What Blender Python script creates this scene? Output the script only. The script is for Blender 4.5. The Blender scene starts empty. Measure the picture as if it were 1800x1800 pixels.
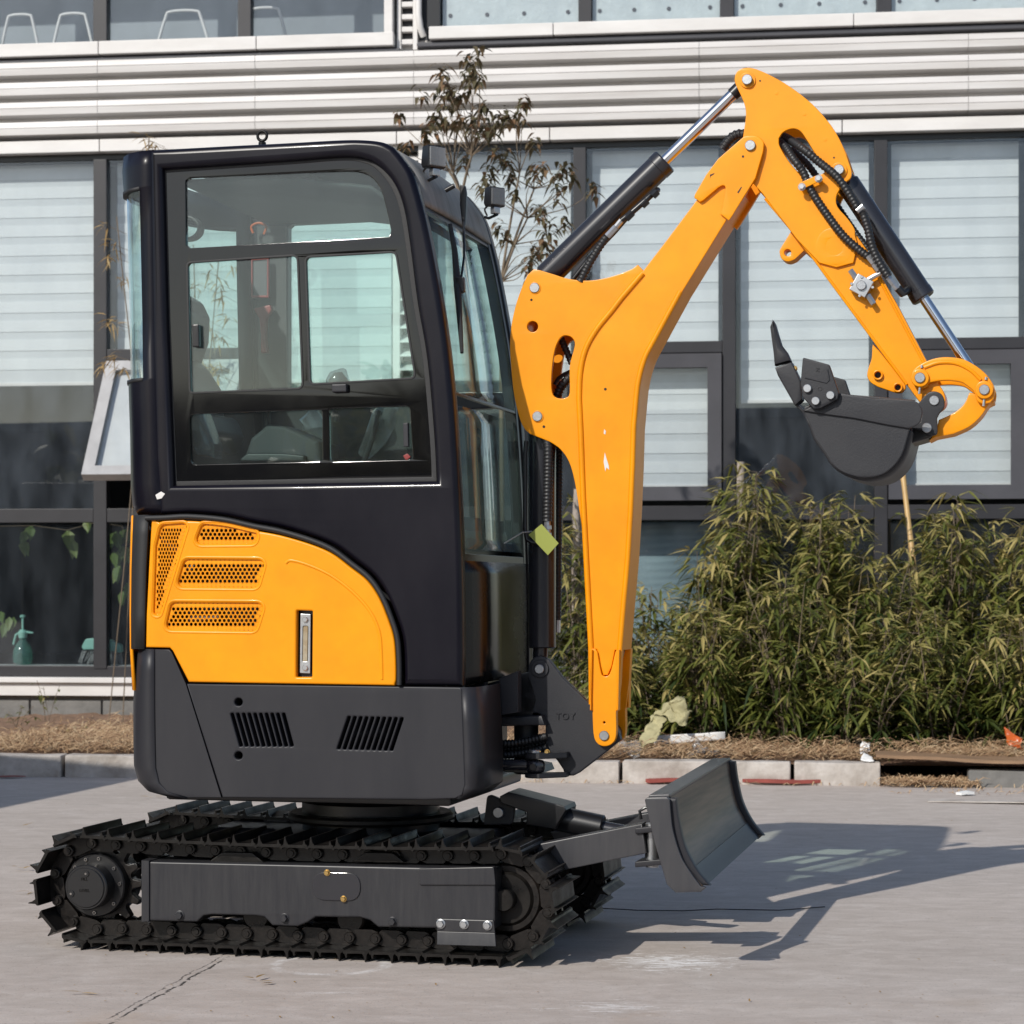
import bpy, bmesh, math, random
from math import radians, sin, cos, pi, atan, sqrt
from mathutils import Vector, Matrix
random.seed(11)
SC = bpy.context.scene
COL = SC.collection

# ------------------------------------------------------------------ camera
F, HY, CX, CH = 3900.0, 1040.0, 900.0, 1.0      # focal length and horizon of the 1800 px photograph, camera height
cam = bpy.data.cameras.new('camera'); camo = bpy.data.objects.new('camera', cam); COL.objects.link(camo)
camo.location = (0, 0, CH); camo.rotation_euler = (radians(90), 0, 0)
cam.sensor_width = 36; cam.lens = F/1800*36; cam.shift_y = (HY-900)/1800
cam.clip_start = .1; cam.clip_end = 1500
cam.dof.use_dof = True; cam.dof.focus_distance = 6.1; cam.dof.aperture_fstop = 10
SC.camera = camo
# ------------------------------------------------------------------ world and sun
SUN = Vector((-.90, -1.20, 1.0)).normalized()     # towards the sun
w = bpy.data.worlds.new('World'); SC.world = w; w.use_nodes = True
nt = w.node_tree
sky = nt.nodes.new('ShaderNodeTexSky'); sky.sky_type = 'NISHITA'; sky.sun_disc = False
sky.sun_elevation = math.asin(SUN.z); sky.sun_rotation = math.atan2(SUN.x, SUN.y)
sky.dust_density = .8; sky.air_density = 1.0
nt.links.new(sky.outputs[0], nt.nodes['Background'].inputs[0]); nt.nodes['Background'].inputs[1].default_value = .122
sl = bpy.data.lights.new('sun', 'SUN'); sl.energy = 3.85; sl.angle = radians(.5); sl.color = (1, .955, .88)
so = bpy.data.objects.new('sun', sl); COL.objects.link(so); so.rotation_euler = SUN.to_track_quat('Z', 'Y').to_euler()
so.location = (-8, -10, 9)
SC.view_settings.view_transform = 'Standard'; SC.view_settings.look = 'None'
SC.view_settings.exposure = 0; SC.view_settings.gamma = 1; SC.view_settings.use_curve_mapping = False
SC.cycles.max_bounces = 10; SC.cycles.transparent_max_bounces = 24; SC.cycles.caustics_reflective = False

# ------------------------------------------------------------------ frames: photograph position + known depth plane -> point of that plane
class Frame:
    def __init__(s, ox, oy, tan):
        th = atan(tan); s.th = th; s.o = Vector((ox, oy)); s.eu = Vector((cos(th), -sin(th))); s.ev = Vector((sin(th), cos(th)))
    def __call__(s, px, py, v):
        dx, dz = (px-CX)/F, (HY-py)/F
        t = (v + s.o.dot(s.ev))/(dx*s.ev.x + s.ev.y)
        d = Vector((t*dx, t)) - s.o
        return Vector((d.dot(s.eu), v, CH + t*dz))
    def world(s, u, v, z):
        p = s.o + s.eu*u + s.ev*v
        return Vector((p.x, p.y, z))
    def place(s, o):
        o.location = (s.o.x, s.o.y, 0); o.rotation_euler = (0, 0, -s.th)
T = Frame(-.4615, 6.0, .25)      # excavator: u forward, v away from the camera side
B = Frame(0, 15.0, .125)         # building, bed and kerb
def G(px, py, z=0):
    t = (CH-z)/((py-HY)/F); return Vector((t*(px-CX)/F, t, z))

# ------------------------------------------------------------------ materials
def mat(name, col, rough=.5, metal=0, var=0, vs=6, col2=None, bump=0, bs=60, coat=0, spec=.5, stretch=None, rvar=0, emis=None):
    m = bpy.data.materials.new(name); m.use_nodes = True
    n, L = m.node_tree.nodes, m.node_tree.links
    b = n['Principled BSDF']
    b.inputs['Base Color'].default_value = (*col, 1); b.inputs['Roughness'].default_value = rough
    b.inputs['Metallic'].default_value = metal; b.inputs['Specular IOR Level'].default_value = spec
    if coat: b.inputs['Coat Weight'].default_value = coat; b.inputs['Coat Roughness'].default_value = .06
    tc = n.new('ShaderNodeTexCoord'); src = tc.outputs['Object']
    if stretch:
        mp = n.new('ShaderNodeMapping'); mp.inputs['Scale'].default_value = stretch; L.new(src, mp.inputs[0]); src = mp.outputs[0]
    if var or col2:
        nz = n.new('ShaderNodeTexNoise'); nz.inputs['Scale'].default_value = vs; nz.inputs['Detail'].default_value = 6; nz.inputs['Roughness'].default_value = .62
        L.new(src, nz.inputs['Vector'])
        mr = n.new('ShaderNodeMapRange'); mr.inputs[1].default_value = .32; mr.inputs[2].default_value = .72; L.new(nz.outputs['Fac'], mr.inputs[0])
        mx = n.new('ShaderNodeMix'); mx.data_type = 'RGBA'
        c2 = col2 if col2 else tuple(c*(1-var) for c in col)
        mx.inputs[6].default_value = (*col, 1); mx.inputs[7].default_value = (*c2, 1)
        L.new(mr.outputs[0], mx.inputs[0]); L.new(mx.outputs[2], b.inputs['Base Color'])
        if rvar:
            r2 = n.new('ShaderNodeMapRange'); r2.inputs[3].default_value = rough; r2.inputs[4].default_value = rough+rvar
            L.new(mr.outputs[0], r2.inputs[0]); L.new(r2.outputs[0], b.inputs['Roughness'])
    if bump:
        nb = n.new('ShaderNodeTexNoise'); nb.inputs['Scale'].default_value = bs; nb.inputs['Detail'].default_value = 5; L.new(src, nb.inputs['Vector'])
        bp = n.new('ShaderNodeBump'); bp.inputs['Strength'].default_value = bump; bp.inputs['Distance'].default_value = .01
        L.new(nb.outputs['Fac'], bp.inputs['Height']); L.new(bp.outputs[0], b.inputs['Normal'])
    return m
def glass(name, tint, refl=1.0, rough=.0, dust_veil=.03, dcol=(.5, .5, .48), ior=1.5):
    m = bpy.data.materials.new(name); m.use_nodes = True
    n, L = m.node_tree.nodes, m.node_tree.links; n.clear()
    o = n.new('ShaderNodeOutputMaterial'); tr = n.new('ShaderNodeBsdfTransparent'); tr.inputs[0].default_value = (*tint, 1)
    gl = n.new('ShaderNodeBsdfGlossy'); gl.inputs['Roughness'].default_value = rough; gl.inputs[0].default_value = (refl, refl, refl, 1)
    fr = n.new('ShaderNodeFresnel'); fr.inputs[0].default_value = ior
    ge = n.new('ShaderNodeNewGeometry'); iv = n.new('ShaderNodeMapRange'); iv.inputs[3].default_value = ior; iv.inputs[4].default_value = 1/ior
    L.new(ge.outputs['Backfacing'], iv.inputs[0]); L.new(iv.outputs[0], fr.inputs[0])      # same mirror strength from both sides of a pane
    df = n.new('ShaderNodeBsdfDiffuse'); df.inputs[0].default_value = (*dcol, 1)
    tc = n.new('ShaderNodeTexCoord'); nz = n.new('ShaderNodeTexNoise'); nz.inputs['Scale'].default_value = 5; nz.inputs['Detail'].default_value = 7
    mp = n.new('ShaderNodeMapping'); mp.inputs['Scale'].default_value = (1.5, 1.5, .6); L.new(tc.outputs['Object'], mp.inputs[0]); L.new(mp.outputs[0], nz.inputs['Vector'])
    mr = n.new('ShaderNodeMapRange'); mr.inputs[1].default_value = .3; mr.inputs[2].default_value = .75; mr.inputs[3].default_value = dust_veil*.35; mr.inputs[4].default_value = dust_veil*1.6
    L.new(nz.outputs['Fac'], mr.inputs[0])
    m1 = n.new('ShaderNodeMixShader'); m2 = n.new('ShaderNodeMixShader')
    L.new(mr.outputs[0], m1.inputs[0]); L.new(tr.outputs[0], m1.inputs[1]); L.new(df.outputs[0], m1.inputs[2])
    L.new(fr.outputs[0], m2.inputs[0]); L.new(m1.outputs[0], m2.inputs[1]); L.new(gl.outputs[0], m2.inputs[2])
    L.new(m2.outputs[0], o.inputs[0]); return m

M = {}
M['bladegrey'] = mat('blade_grey_paint', (.036, .0362, .041), .36, col2=(.050, .049, .052), vs=14, bump=.02, bs=150, stretch=(4, 4, .4))
M['panel'] = mat('gloss_black_panel', (.006, .006, .0065), .2, col2=(.012, .011, .010), vs=3, bump=.01, bs=6, rvar=.12, spec=.4)
M['wornedge'] = mat('worn_grouser_edge', (.11, .095, .085), .3, col2=(.035, .028, .022), vs=40, metal=.6)
M['yellow'] = mat('yellow_paint', (.87, .318, .0015), .34, col2=(.77, .262, .0015), vs=7, bump=.012, bs=260, coat=.05, spec=.32)
M['navy'] = mat('blue_black_paint', (.0026, .0022, .0062), .30, col2=(.0100, .0090, .0135), vs=5, bump=.012, bs=180, coat=.03, spec=.22, stretch=(1, 1, .45))
M['grey'] = mat('dark_grey_paint', (.0180, .0182, .0225), .44, col2=(.0275, .027, .031), vs=5, bump=.012, bs=300, coat=.0, spec=.33, stretch=(1.5, 1.5, .4))
M['frame'] = mat('track_frame_paint', (.021, .0212, .025), .38, col2=(.034, .0335, .036), vs=18, bump=.02, bs=150, stretch=(4, 4, .4), spec=.38)
M['cast'] = mat('cast_bracket_paint', (.0165, .0172, .0215), .46, col2=(.0255, .0258, .0290), vs=7, bump=.06, bs=260, spec=.4)
M['black'] = mat('black_frame', (.010, .010, .011), .32, bump=.01, bs=200)
M['frit'] = mat('black_glass_print', (.004, .004, .0045), .03, col2=(.009, .0086, .0084), vs=4, spec=.5, rvar=.06)
M['rubber'] = mat('rubber', (.013, .013, .014), .62, bump=.05, bs=150)
M['steel'] = mat('track_steel', (.0042, .004, .004), .27, col2=(.015, .0125, .0105), vs=22, bump=.06, bs=120, rvar=.25, spec=.26)
M['link'] = mat('oiled_link_steel', (.0042, .004, .004), .24, col2=(.018, .0135, .011), vs=30, bump=.08, bs=160, rvar=.25, spec=.34)
M['worn'] = mat('worn_bright_steel', (.42, .40, .38), .28, metal=1, var=.35, vs=40)
M['chrome'] = mat('chrome', (.72, .72, .74), .10, metal=1)
M['pin'] = mat('machined_pin', (.46, .47, .48), .34, metal=.9, var=.2, vs=60, bump=.05, bs=300)
M['zinc'] = mat('zinc_plate', (.52, .53, .54), .33, metal=.85, var=.2, vs=30)
M['brass'] = mat('brass', (.62, .42, .16), .3, metal=1)
M['barrel'] = mat('cylinder_paint', (.022, .022, .027), .26, var=.2, vs=10, coat=.3)
M['hose'] = mat('hose_guard', (.014, .014, .015), .48)
M['red'] = mat('red_plastic', (.20, .016, .014), .45)
M['plasticwrap'] = glass('clear_wrap', (.72, .74, .75), rough=.12, dust_veil=.22, dcol=(.45, .46, .47))
M['seat'] = mat('seat_vinyl', (.060, .062, .066), .45, var=.3, vs=10, bump=.1, bs=20)
M['interior'] = mat('cab_lining', (.034, .036, .038), .7, var=.2, vs=6)
M['darkint'] = mat('cab_dark_trim', (.014, .015, .016), .5)
M['cabglass'] = glass('tinted_cab_glass', (.885, .965, .945), dust_veil=.02)
M['frontglass'] = glass('windscreen_glass', (.88, .955, .935), dust_veil=.035)
M['lens'] = glass('lamp_lens', (.8, .8, .8), rough=.1, dust_veil=.25, dcol=(.6, .6, .6))
M['bladeface'] = mat('blade_face', (.010, .0095, .009), .42, col2=(.20, .135, .095), vs=3, spec=.3, stretch=(5, .35, 9), bump=.05, bs=20)  # brown streaks in the colour stand in for streaky reflections
M['tag'] = mat('yellow_green_tag', (.27, .30, .05), .5)
M['white'] = mat('white_painted_metal', (.71, .695, .68), .45, col2=(.60, .58, .56), vs=3, bump=.02, bs=40, stretch=(.6, .6, 2))
M['siding'] = mat('white_cladding', (.69, .675, .665), .42, col2=(.52, .495, .475), vs=2.2, stretch=(.35, 1, 5))
M['mullion'] = mat('charcoal_aluminium', (.028, .027, .031), .4, var=.3, vs=5)
M['sashgrey'] = mat('grey_aluminium', (.062, .061, .070), .42, var=.25, vs=4)
M['sashpale'] = mat('silver_aluminium', (.52, .51, .50), .35, metal=.3, var=.2, vs=8)
M['winglass'] = glass('window_glass', (.945, .965, .97), dust_veil=.05, dcol=(.36, .41, .48))  # dust plus a bluish veil, painted in for blue-grey reflection
M['lowglass'] = glass('veiled_lower_glass', (.85, .89, .90), dust_veil=.035, dcol=(.28, .31, .35))  # same bluish veil over the dust, imitates reflection in the lower panes
M['slat'] = mat('blind_slat', (.73, .75, .755), .6, var=.08, vs=1.3)
M['sheer'] = mat('blind_sheer', (.60, .62, .63), .7, var=.05, vs=2)
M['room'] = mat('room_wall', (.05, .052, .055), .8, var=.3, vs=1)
M['frosted'] = mat('frosted_sheet', (.62, .66, .66), .25, var=.14, vs=14, bump=.35, bs=45)
M['sky_blue_board'] = mat('pale_blue_board', (.36, .44, .47), .5, var=.2, vs=4)
M['stone'] = mat('stone_course', (.20, .195, .185), .85, var=.4, vs=9, bump=.5, bs=25)
M['kerb'] = mat('kerb_concrete', (.54, .50, .46), .92, col2=(.30, .26, .225), vs=8, bump=.7, bs=28)
M['soil'] = mat('dry_soil', (.27, .165, .105), .95, col2=(.15, .09, .055), vs=12, bump=.8, bs=30)
M['straw'] = None
M['wood'] = mat('weathered_board', (.30, .185, .105), .7, var=.35, vs=5, stretch=(1, 6, 6), bump=.2, bs=25)
M['pole'] = mat('bamboo_cane', (.56, .36, .14), .45, var=.25, vs=12)
M['bark'] = mat('pale_bark', (.40, .34, .29), .85, var=.35, vs=20, bump=.4, bs=60)
M['twig'] = mat('twig_bark', (.19, .145, .10), .85, var=.3, vs=20)
M['paper'] = mat('yellow_paper', (.44, .40, .22), .85, var=.35, vs=10)
M['whitepaper'] = mat('white_scrap', (.78, .78, .77), .7)
M['redstrip'] = mat('red_strip', (.30, .065, .05), .75, var=.3, vs=8)
M['film'] = glass('clear_film', (.86, .86, .86), rough=.15, dust_veil=.2, dcol=(.6, .6, .6))
M['orange'] = mat('orange_wrapper', (.55, .11, .02), .3, var=.3, vs=10)
M['mint'] = glass('mint_bottle', (.35, .72, .62), rough=.1, dust_veil=.3, dcol=(.25, .55, .46))
M['mintp'] = mat('mint_plastic', (.32, .60, .50), .4)
M['scorch'] = mat('warehouse_wall', (.16, .165, .17), .8, var=.2, vs=.3)

def leafmat(name, a, b, c, trans=.25):
    m = bpy.data.materials.new(name); m.use_nodes = True; n, L = m.node_tree.nodes, m.node_tree.links
    bs = n['Principled BSDF']; bs.inputs['Roughness'].default_value = .48; bs.inputs['Specular IOR Level'].default_value = .35
    at = n.new('ShaderNodeAttribute'); at.attribute_name = 'tint'
    cr = n.new('ShaderNodeValToRGB'); cr.color_ramp.elements[0].color = (*a, 1); cr.color_ramp.elements[1].color = (*c, 1)
    e = cr.color_ramp.elements.new(.5); e.color = (*b, 1)
    L.new(at.outputs['Fac'], cr.inputs[0]); L.new(cr.outputs[0], bs.inputs['Base Color'])
    tl = n.new('ShaderNodeBsdfTranslucent'); L.new(cr.outputs[0], tl.inputs[0])
    ms = n.new('ShaderNodeMixShader'); ms.inputs[0].default_value = trans
    L.new(bs.outputs[0], ms.inputs[1]); L.new(tl.outputs[0], ms.inputs[2]); L.new(ms.outputs[0], n['Material Output'].inputs[0])
    return m
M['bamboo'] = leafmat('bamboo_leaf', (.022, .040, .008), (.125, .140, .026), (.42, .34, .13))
M['treeleaf'] = leafmat('drooping_leaf', (.085, .078, .040), (.155, .122, .068), (.27, .145, .075))
M['dryleaf'] = leafmat('dry_leaf', (.30, .19, .075), (.42, .28, .11), (.50, .36, .17))
M['vine'] = leafmat('vine_leaf', (.10, .16, .04), (.17, .24, .06), (.30, .34, .12))
M['straw'] = leafmat('straw', (.22, .125, .07), (.42, .27, .15), (.60, .45, .28), .1)

# ------------------------------------------------------------------ object helpers
def link(name, me, m=None, parent=None, smooth=35):
    o = bpy.data.objects.new(name, me); COL.objects.link(o)
    if m is not None:
        me.materials.clear(); me.materials.append(M[m] if isinstance(m, str) else m)
    if parent is not None: o.parent = parent
    if smooth:
        for p in me.polygons: p.use_smooth = True
        try: me.set_sharp_from_angle(angle=radians(smooth))
        except Exception: pass
    return o
def flatn(o):
    md = o.modifiers.new('flat_faces', 'WEIGHTED_NORMAL'); md.mode = 'FACE_AREA'; md.weight = 100; md.keep_sharp = True; return o
def from_bm(name, bm, m, parent=None, smooth=35, fix=True):
    if fix: bmesh.ops.recalc_face_normals(bm, faces=bm.faces)
    me = bpy.data.meshes.new(name); bm.to_mesh(me); bm.free(); return link(name, me, m, parent, smooth)
def raw(name, vs, fs, m, parent=None, smooth=0, tint=None):
    me = bpy.data.meshes.new(name); me.from_pydata(vs, [], fs); me.update()
    if tint is not None:
        a = me.attributes.new('tint', 'FLOAT', 'POINT'); a.data.foreach_set('value', tint)
    return link(name, me, m, parent, smooth)
def empty(name, parent=None):
    o = bpy.data.objects.new(name, None); COL.objects.link(o); o.empty_display_size = .1
    if parent: o.parent = parent
    return o
def tag(o, label, cat, group=None):
    o['label'] = label; o['category'] = cat
    if group: o['group'] = group
    return o
def kind(o, k): o['kind'] = k; return o

def fil(pts, n=5):                        # rounds corners given as (x, y, radius)
    out = []; N = len(pts)
    for i, p in enumerate(pts):
        if len(p) < 3: out.append((p[0], p[1])); continue
        a, b, r = Vector(pts[i-1][:2]), Vector(pts[(i+1) % N][:2]), p[2]; c = Vector(p[:2])
        d1, d2 = (a-c), (b-c); l1, l2 = d1.length, d2.length; d1.normalize(); d2.normalize()
        ang = d1.angle(d2); t = min(r/math.tan(ang/2), l1*.49, l2*.49)
        p1, p2 = c+d1*t, c+d2*t
        for k in range(n+1):
            f = k/n; q = p1*(1-f)**2 + c*2*f*(1-f) + p2*f*f; out.append((q.x, q.y))
    return out
def cr(pts, n=5):                         # smooth open curve through points
    out = []; P = [Vector(p) for p in pts]; P = [P[0]*2-P[1]] + P + [P[-1]*2-P[-2]]
    for i in range(1, len(P)-2):
        for k in range(n):
            t = k/n; a, b, c, d = P[i-1], P[i], P[i+1], P[i+2]
            out.append(tuple(.5*((2*b)+(c-a)*t+(2*a-5*b+4*c-d)*t*t+(3*b-a-3*c+d)*t**3)))
    out.append(tuple(P[-2])); return out
def circ(x, y, r, n=16, ry=None): return [(x+r*cos(2*pi*k/n), y+(ry or r)*sin(2*pi*k/n)) for k in range(n)]

def plate_uz(name, pts, v0, v1, m, parent, holes=(), bevel=.003, fr=None, smooth=35, res=1):
    """solid plate: outline in (u, z), thickness from v0 (near) to v1 (far)"""
    cu = bpy.data.curves.new(name, 'CURVE'); cu.dimensions = '2D'; cu.fill_mode = 'BOTH'
    t = abs(v1-v0); bevel = min(bevel, t*.45)
    cu.extrude = t/2-bevel; cu.bevel_depth = bevel; cu.bevel_resolution = res; cu.offset = -bevel
    for ring in [pts]+list(holes):
        sp = cu.splines.new('POLY'); sp.points.add(len(ring)-1); sp.use_cyclic_u = True
        for q, p in zip(sp.points, ring): q.co = (p[0], p[1], 0, 1)
    ob = bpy.data.objects.new('tmp', cu); COL.objects.link(ob)
    dg = bpy.context.evaluated_depsgraph_get(); me = bpy.data.meshes.new_from_object(ob.evaluated_get(dg))
    bpy.data.objects.remove(ob); bpy.data.curves.remove(cu)
    me.name = name; vm = (v0+v1)/2
    for vx in me.vertices:
        x, y, z = vx.co; vx.co = (x, vm+z, y)
    bm = bmesh.new(); bm.from_mesh(me); bmesh.ops.remove_doubles(bm, verts=bm.verts, dist=1e-5)
    bmesh.ops.recalc_face_normals(bm, faces=bm.faces); bm.to_mesh(me); bm.free()
    return flatn(link(name, me, m, parent, smooth))
def uz(pts, v, fr=T): return [((q := fr(p[0], p[1], v)).x, q.z) for p in pts]
def plate(name, pts, v0, v1, m, parent, holes=(), bevel=.003, fr=T, res=1):
    return plate_uz(name, uz(pts, v0, fr), v0, v1, m, parent, [uz(h, v0, fr) for h in holes], bevel, res=res)
def frame_of(d):
    d = d.normalized(); a = Vector((0, 0, 1)) if abs(d.z) < .9 else Vector((1, 0, 0))
    x = d.cross(a).normalized(); y = d.cross(x).normalized(); return x, y
def sweep_bm(bm, pts, radii, n=10, cap=True):
    pts = [Vector(p) for p in pts]; rings = []; px = None
    for i, p in enumerate(pts):
        d = (pts[min(i+1, len(pts)-1)]-pts[max(i-1, 0)])
        if d.length < 1e-9: d = Vector((0, 0, 1))
        d.normalize()
        if px is None: x, y = frame_of(d)
        else:
            x = (px - d*px.dot(d)).normalized(); y = d.cross(x)
        px = x; r = radii[i] if isinstance(radii, (list, tuple)) else radii
        rings.append([bm.verts.new(p + (x*cos(2*pi*k/n)+y*sin(2*pi*k/n))*r) for k in range(n)])
    for a, b in zip(rings, rings[1:]):
        for k in range(n): bm.faces.new((a[k], a[(k+1) % n], b[(k+1) % n], b[k]))
    if cap: bm.faces.new(rings[0]); bm.faces.new(rings[-1])
def tube(name, pts, r, m, parent=None, n=10, smooth=40):
    bm = bmesh.new(); sweep_bm(bm, pts, r, n); return from_bm(name, bm, m, parent, smooth)
def cyl(name, p, q, r, m, parent=None, n=24, bev=.10, r2=None):
    p, q = Vector(p), Vector(q); d = q-p; L = d.length; b = min(r*bev, L*.3); r2 = r2 or r
    bm = bmesh.new(); e = d.normalized()
    sweep_bm(bm, [p, p+e*b, q-e*b, q], [r-b, r, r2, r2-b], n); return from_bm(name, bm, m, parent, 30)
def pin(name, px, py, v, rpx, m, parent, h=.012, n=20, fr=T, inset=.004):
    c = fr(px, py, v); s = (fr(px+rpx, py, v)-c).length
    return cyl(name, c+Vector((0, inset, 0)), c-Vector((0, h, 0)), s, m, parent, n)
def bolt(name, px, py, v, rpx, m, parent, h=.010, washer=True):
    c = T(px, py, v); s = (T(px+rpx, py, v)-c).length; bm = bmesh.new(); e = Vector((0, -1, 0))
    if washer: sweep_bm(bm, [c+e*-.002, c+e*.0015, c+e*.002], [s*1.25, s*1.25, s*1.15], 16)
    b = []
    sweep_bm(bm, [c, c+e*h*.8, c+e*h], [s, s, s*.85], 6)
    return from_bm(name, bm, m, parent, 25)
def box(name, a, b, m, parent=None, bev=.004, smooth=35, seg=2):
    bm = bmesh.new(); bmesh.ops.create_cube(bm, size=1)
    a, b = Vector(a), Vector(b)
    for v in bm.verts: v.co = Vector([(a[i]+b[i])/2 + v.co[i]*abs(b[i]-a[i]) for i in range(3)])
    if bev: bmesh.ops.bevel(bm, geom=bm.edges[:], offset=bev, segments=seg, affect='EDGES', profile=.5)
    return flatn(from_bm(name, bm, m, parent, smooth)) if bev else from_bm(name, bm, m, parent, smooth)
def hexa(name, p8, m, parent=None, bev=.003):
    bm = bmesh.new(); v = [bm.verts.new(p) for p in p8]      # 0-3 near face loop, 4-7 far face loop
    for f in ((0, 1, 2, 3), (7, 6, 5, 4), (0, 4, 5, 1), (1, 5, 6, 2), (2, 6, 7, 3), (3, 7, 4, 0)): bm.faces.new([v[i] for i in f])
    bmesh.ops.recalc_face_normals(bm, faces=bm.faces)
    if bev: bmesh.ops.bevel(bm, geom=bm.edges[:], offset=bev, segments=2, affect='EDGES', profile=.5)
    return flatn(from_bm(name, bm, m, parent))
def grid(name, rows, m, parent, thick=.006, smooth=50, skip=None, only=None):
    """surface from rows of 3-D points, given a thickness"""
    bm = bmesh.new(); V = [[bm.verts.new(p) for p in r] for r in rows]
    for i in range(len(V)-1):
        for j in range(len(V[0])-1):
            if skip and skip(i, j): continue
            if only and not only(i, j): continue
            bm.faces.new((V[i][j], V[i][j+1], V[i+1][j+1], V[i+1][j]))
    for v in [v for v in bm.verts if not v.link_faces]: bm.verts.remove(v)
    bmesh.ops.recalc_face_normals(bm, faces=bm.faces)
    o = from_bm(name, bm, m, parent, smooth, fix=False)
    if thick:
        md = o.modifiers.new('thickness', 'SOLIDIFY'); md.thickness = thick; md.offset = 0
    return o
def hosepts(pts, step=.0026, n=8):
    P = cr([tuple(p) for p in pts], n); out = [Vector(P[0])]; acc = 0
    for a, b in zip(P, P[1:]):
        a, b = Vector(a), Vector(b); L = (b-a).length; t = step-acc
        while t < L: out.append(a+(b-a)*(t/L)); t += step
        acc = L-(t-step)
    return out
def hose(name, pts, r, m, parent, ribbed=True, n=9):
    P = hosepts(pts, .0026 if ribbed else .02)
    R = [r*(1.05 if (k % 4) < 2 else .90) for k in range(len(P))] if ribbed else r
    return tube(name, P, R, m, parent, n)
exec_order = []
# ================================================================== THE SETTING
def ground_mat():
    m = bpy.data.materials.new('yard_concrete'); m.use_nodes = True; n, L = m.node_tree.nodes, m.node_tree.links
    b = n['Principled BSDF']; b.inputs['Roughness'].default_value = .82; b.inputs['Specular IOR Level'].default_value = .3
    tc = n.new('ShaderNodeTexCoord'); P = tc.outputs['Object']
    def noise(scale, det=5, rough=.6, stretch=None, dist=0):
        src = P
        if stretch:
            mp = n.new('ShaderNodeMapping'); mp.inputs['Scale'].default_value = stretch; mp.inputs['Rotation'].default_value = (0, 0, radians(8)); L.new(P, mp.inputs[0]); src = mp.outputs[0]
        z = n.new('ShaderNodeTexNoise'); z.inputs['Scale'].default_value = scale; z.inputs['Detail'].default_value = det
        z.inputs['Roughness'].default_value = rough; z.inputs['Distortion'].default_value = dist; L.new(src, z.inputs['Vector']); return z.outputs['Fac']
    def rng(x, a, b_, c=0., d=1.):
        r = n.new('ShaderNodeMapRange'); r.inputs[1].default_value = a; r.inputs[2].default_value = b_; r.inputs[3].default_value = c; r.inputs[4].default_value = d
        L.new(x, r.inputs[0]); return r.outputs[0]
    def ma(op, x, y=None):
        q = n.new('ShaderNodeMath'); q.operation = op
        for i, s in enumerate((x, y)):
            if s is None: continue
            if isinstance(s, (int, float)): q.inputs[i].default_value = s
            else: L.new(s, q.inputs[i])
        return q.outputs[0]
    def mix(f, a, b_):
        x = n.new('ShaderNodeMix'); x.data_type = 'RGBA'
        if isinstance(f, float): x.inputs[0].default_value = f
        else: L.new(f, x.inputs[0])
        for i, s in ((6, a), (7, b_)):
            if isinstance(s, tuple): x.inputs[i].default_value = (*s, 1)
            else: L.new(s, x.inputs[i])
        return x.outputs[2]
    big = noise(.9, 6, .6); streak = noise(1.0, 8, .72, (2.6, 9, 1), .5); fine = noise(110, 5, .75); mid = noise(9, 8, .7, (1.0, 1.5, 1), .8); patch = noise(3.2, 6, .65, (1.6, 2.6, 1), 1.2)
    c = mix(rng(big, .3, .7), (.545, .480, .432), (.450, .396, .354))
    c = mix(rng(streak, .42, .72, 0, .75), c, (.36, .305, .265))
    c = mix(rng(patch, .50, .72, 0, .6), c, (.62, .565, .525))
    c = mix(rng(fine, .36, .68, 0, .6), c, (.40, .355, .325))
    c = mix(rng(mid, .50, .68, 0, .38), c, (.33, .283, .248)); c = mix(rng(mid, .46, .30, 0, .30), c, (.64, .575, .53))
    sep = n.new('ShaderNodeSeparateXYZ'); L.new(P, sep.inputs[0]); X, Y = sep.outputs[0], sep.outputs[1]
    # expansion joint, a broken pair of dark lines
    a, q = G(384, 1692), G(190, 1800); d = (q-a); d.normalize(); nx, ny = -d.y, d.x; off = a.x*nx+a.y*ny
    wob = ma('MULTIPLY', ma('SUBTRACT', noise(9, 4, .7), .5), .05)
    dist = ma('ADD', ma('SUBTRACT', ma('ADD', ma('MULTIPLY', X, nx), ma('MULTIPLY', Y, ny)), off), wob)
    l1 = rng(ma('ABSOLUTE', dist), .002, .0055, 1, 0); l2 = rng(ma('ABSOLUTE', ma('ADD', dist, .022)), .0015, .004, .75, 0)
    brk = rng(noise(14, 3), .40, .52)
    near = rng(Y, a.y+.05, a.y+.12, 1, 0)
    crack = ma('MULTIPLY', ma('MULTIPLY', ma('MAXIMUM', l1, l2), brk), near)
    # chalk: an arc and sweeping scuffs
    ac = G(572, 1713); r0 = .15
    dx, dy = ma('SUBTRACT', X, ac.x), ma('MULTIPLY', ma('SUBTRACT', Y, ac.y+.15), 1.0)
    rr = ma('SQRT', ma('ADD', ma('MULTIPLY', dx, dx), ma('MULTIPLY', dy, dy)))
    arc = ma('MULTIPLY', rng(ma('ABSOLUTE', ma('SUBTRACT', rr, r0)), .008, .022, 1, 0), rng(noise(16, 6, .75), .42, .60))
    def scuff(px, py, rx, ry, thr, st):
        g = G(px, py); ex, ey = ma('DIVIDE', ma('SUBTRACT', X, g.x), rx), ma('DIVIDE', ma('SUBTRACT', Y, g.y), ry)
        e = ma('SQRT', ma('ADD', ma('MULTIPLY', ex, ex), ma('MULTIPLY', ey, ey)))
        return rng(ma('SUBTRACT', noise(10, 9, .74, st, .7), ma('MULTIPLY', e, .16)), thr, thr+.045)
    s1 = scuff(1180, 1690, .24, .20, .44, (1.6, 9, 1)); s2 = scuff(1080, 1770, .24, .13, .46, (1.6, 9, 1)); s3 = scuff(1420, 1650, .6, .25, .50, (1.2, 9, 1)); s4 = scuff(590, 1745, .14, .03, .44, (1, 14, 1))
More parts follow.
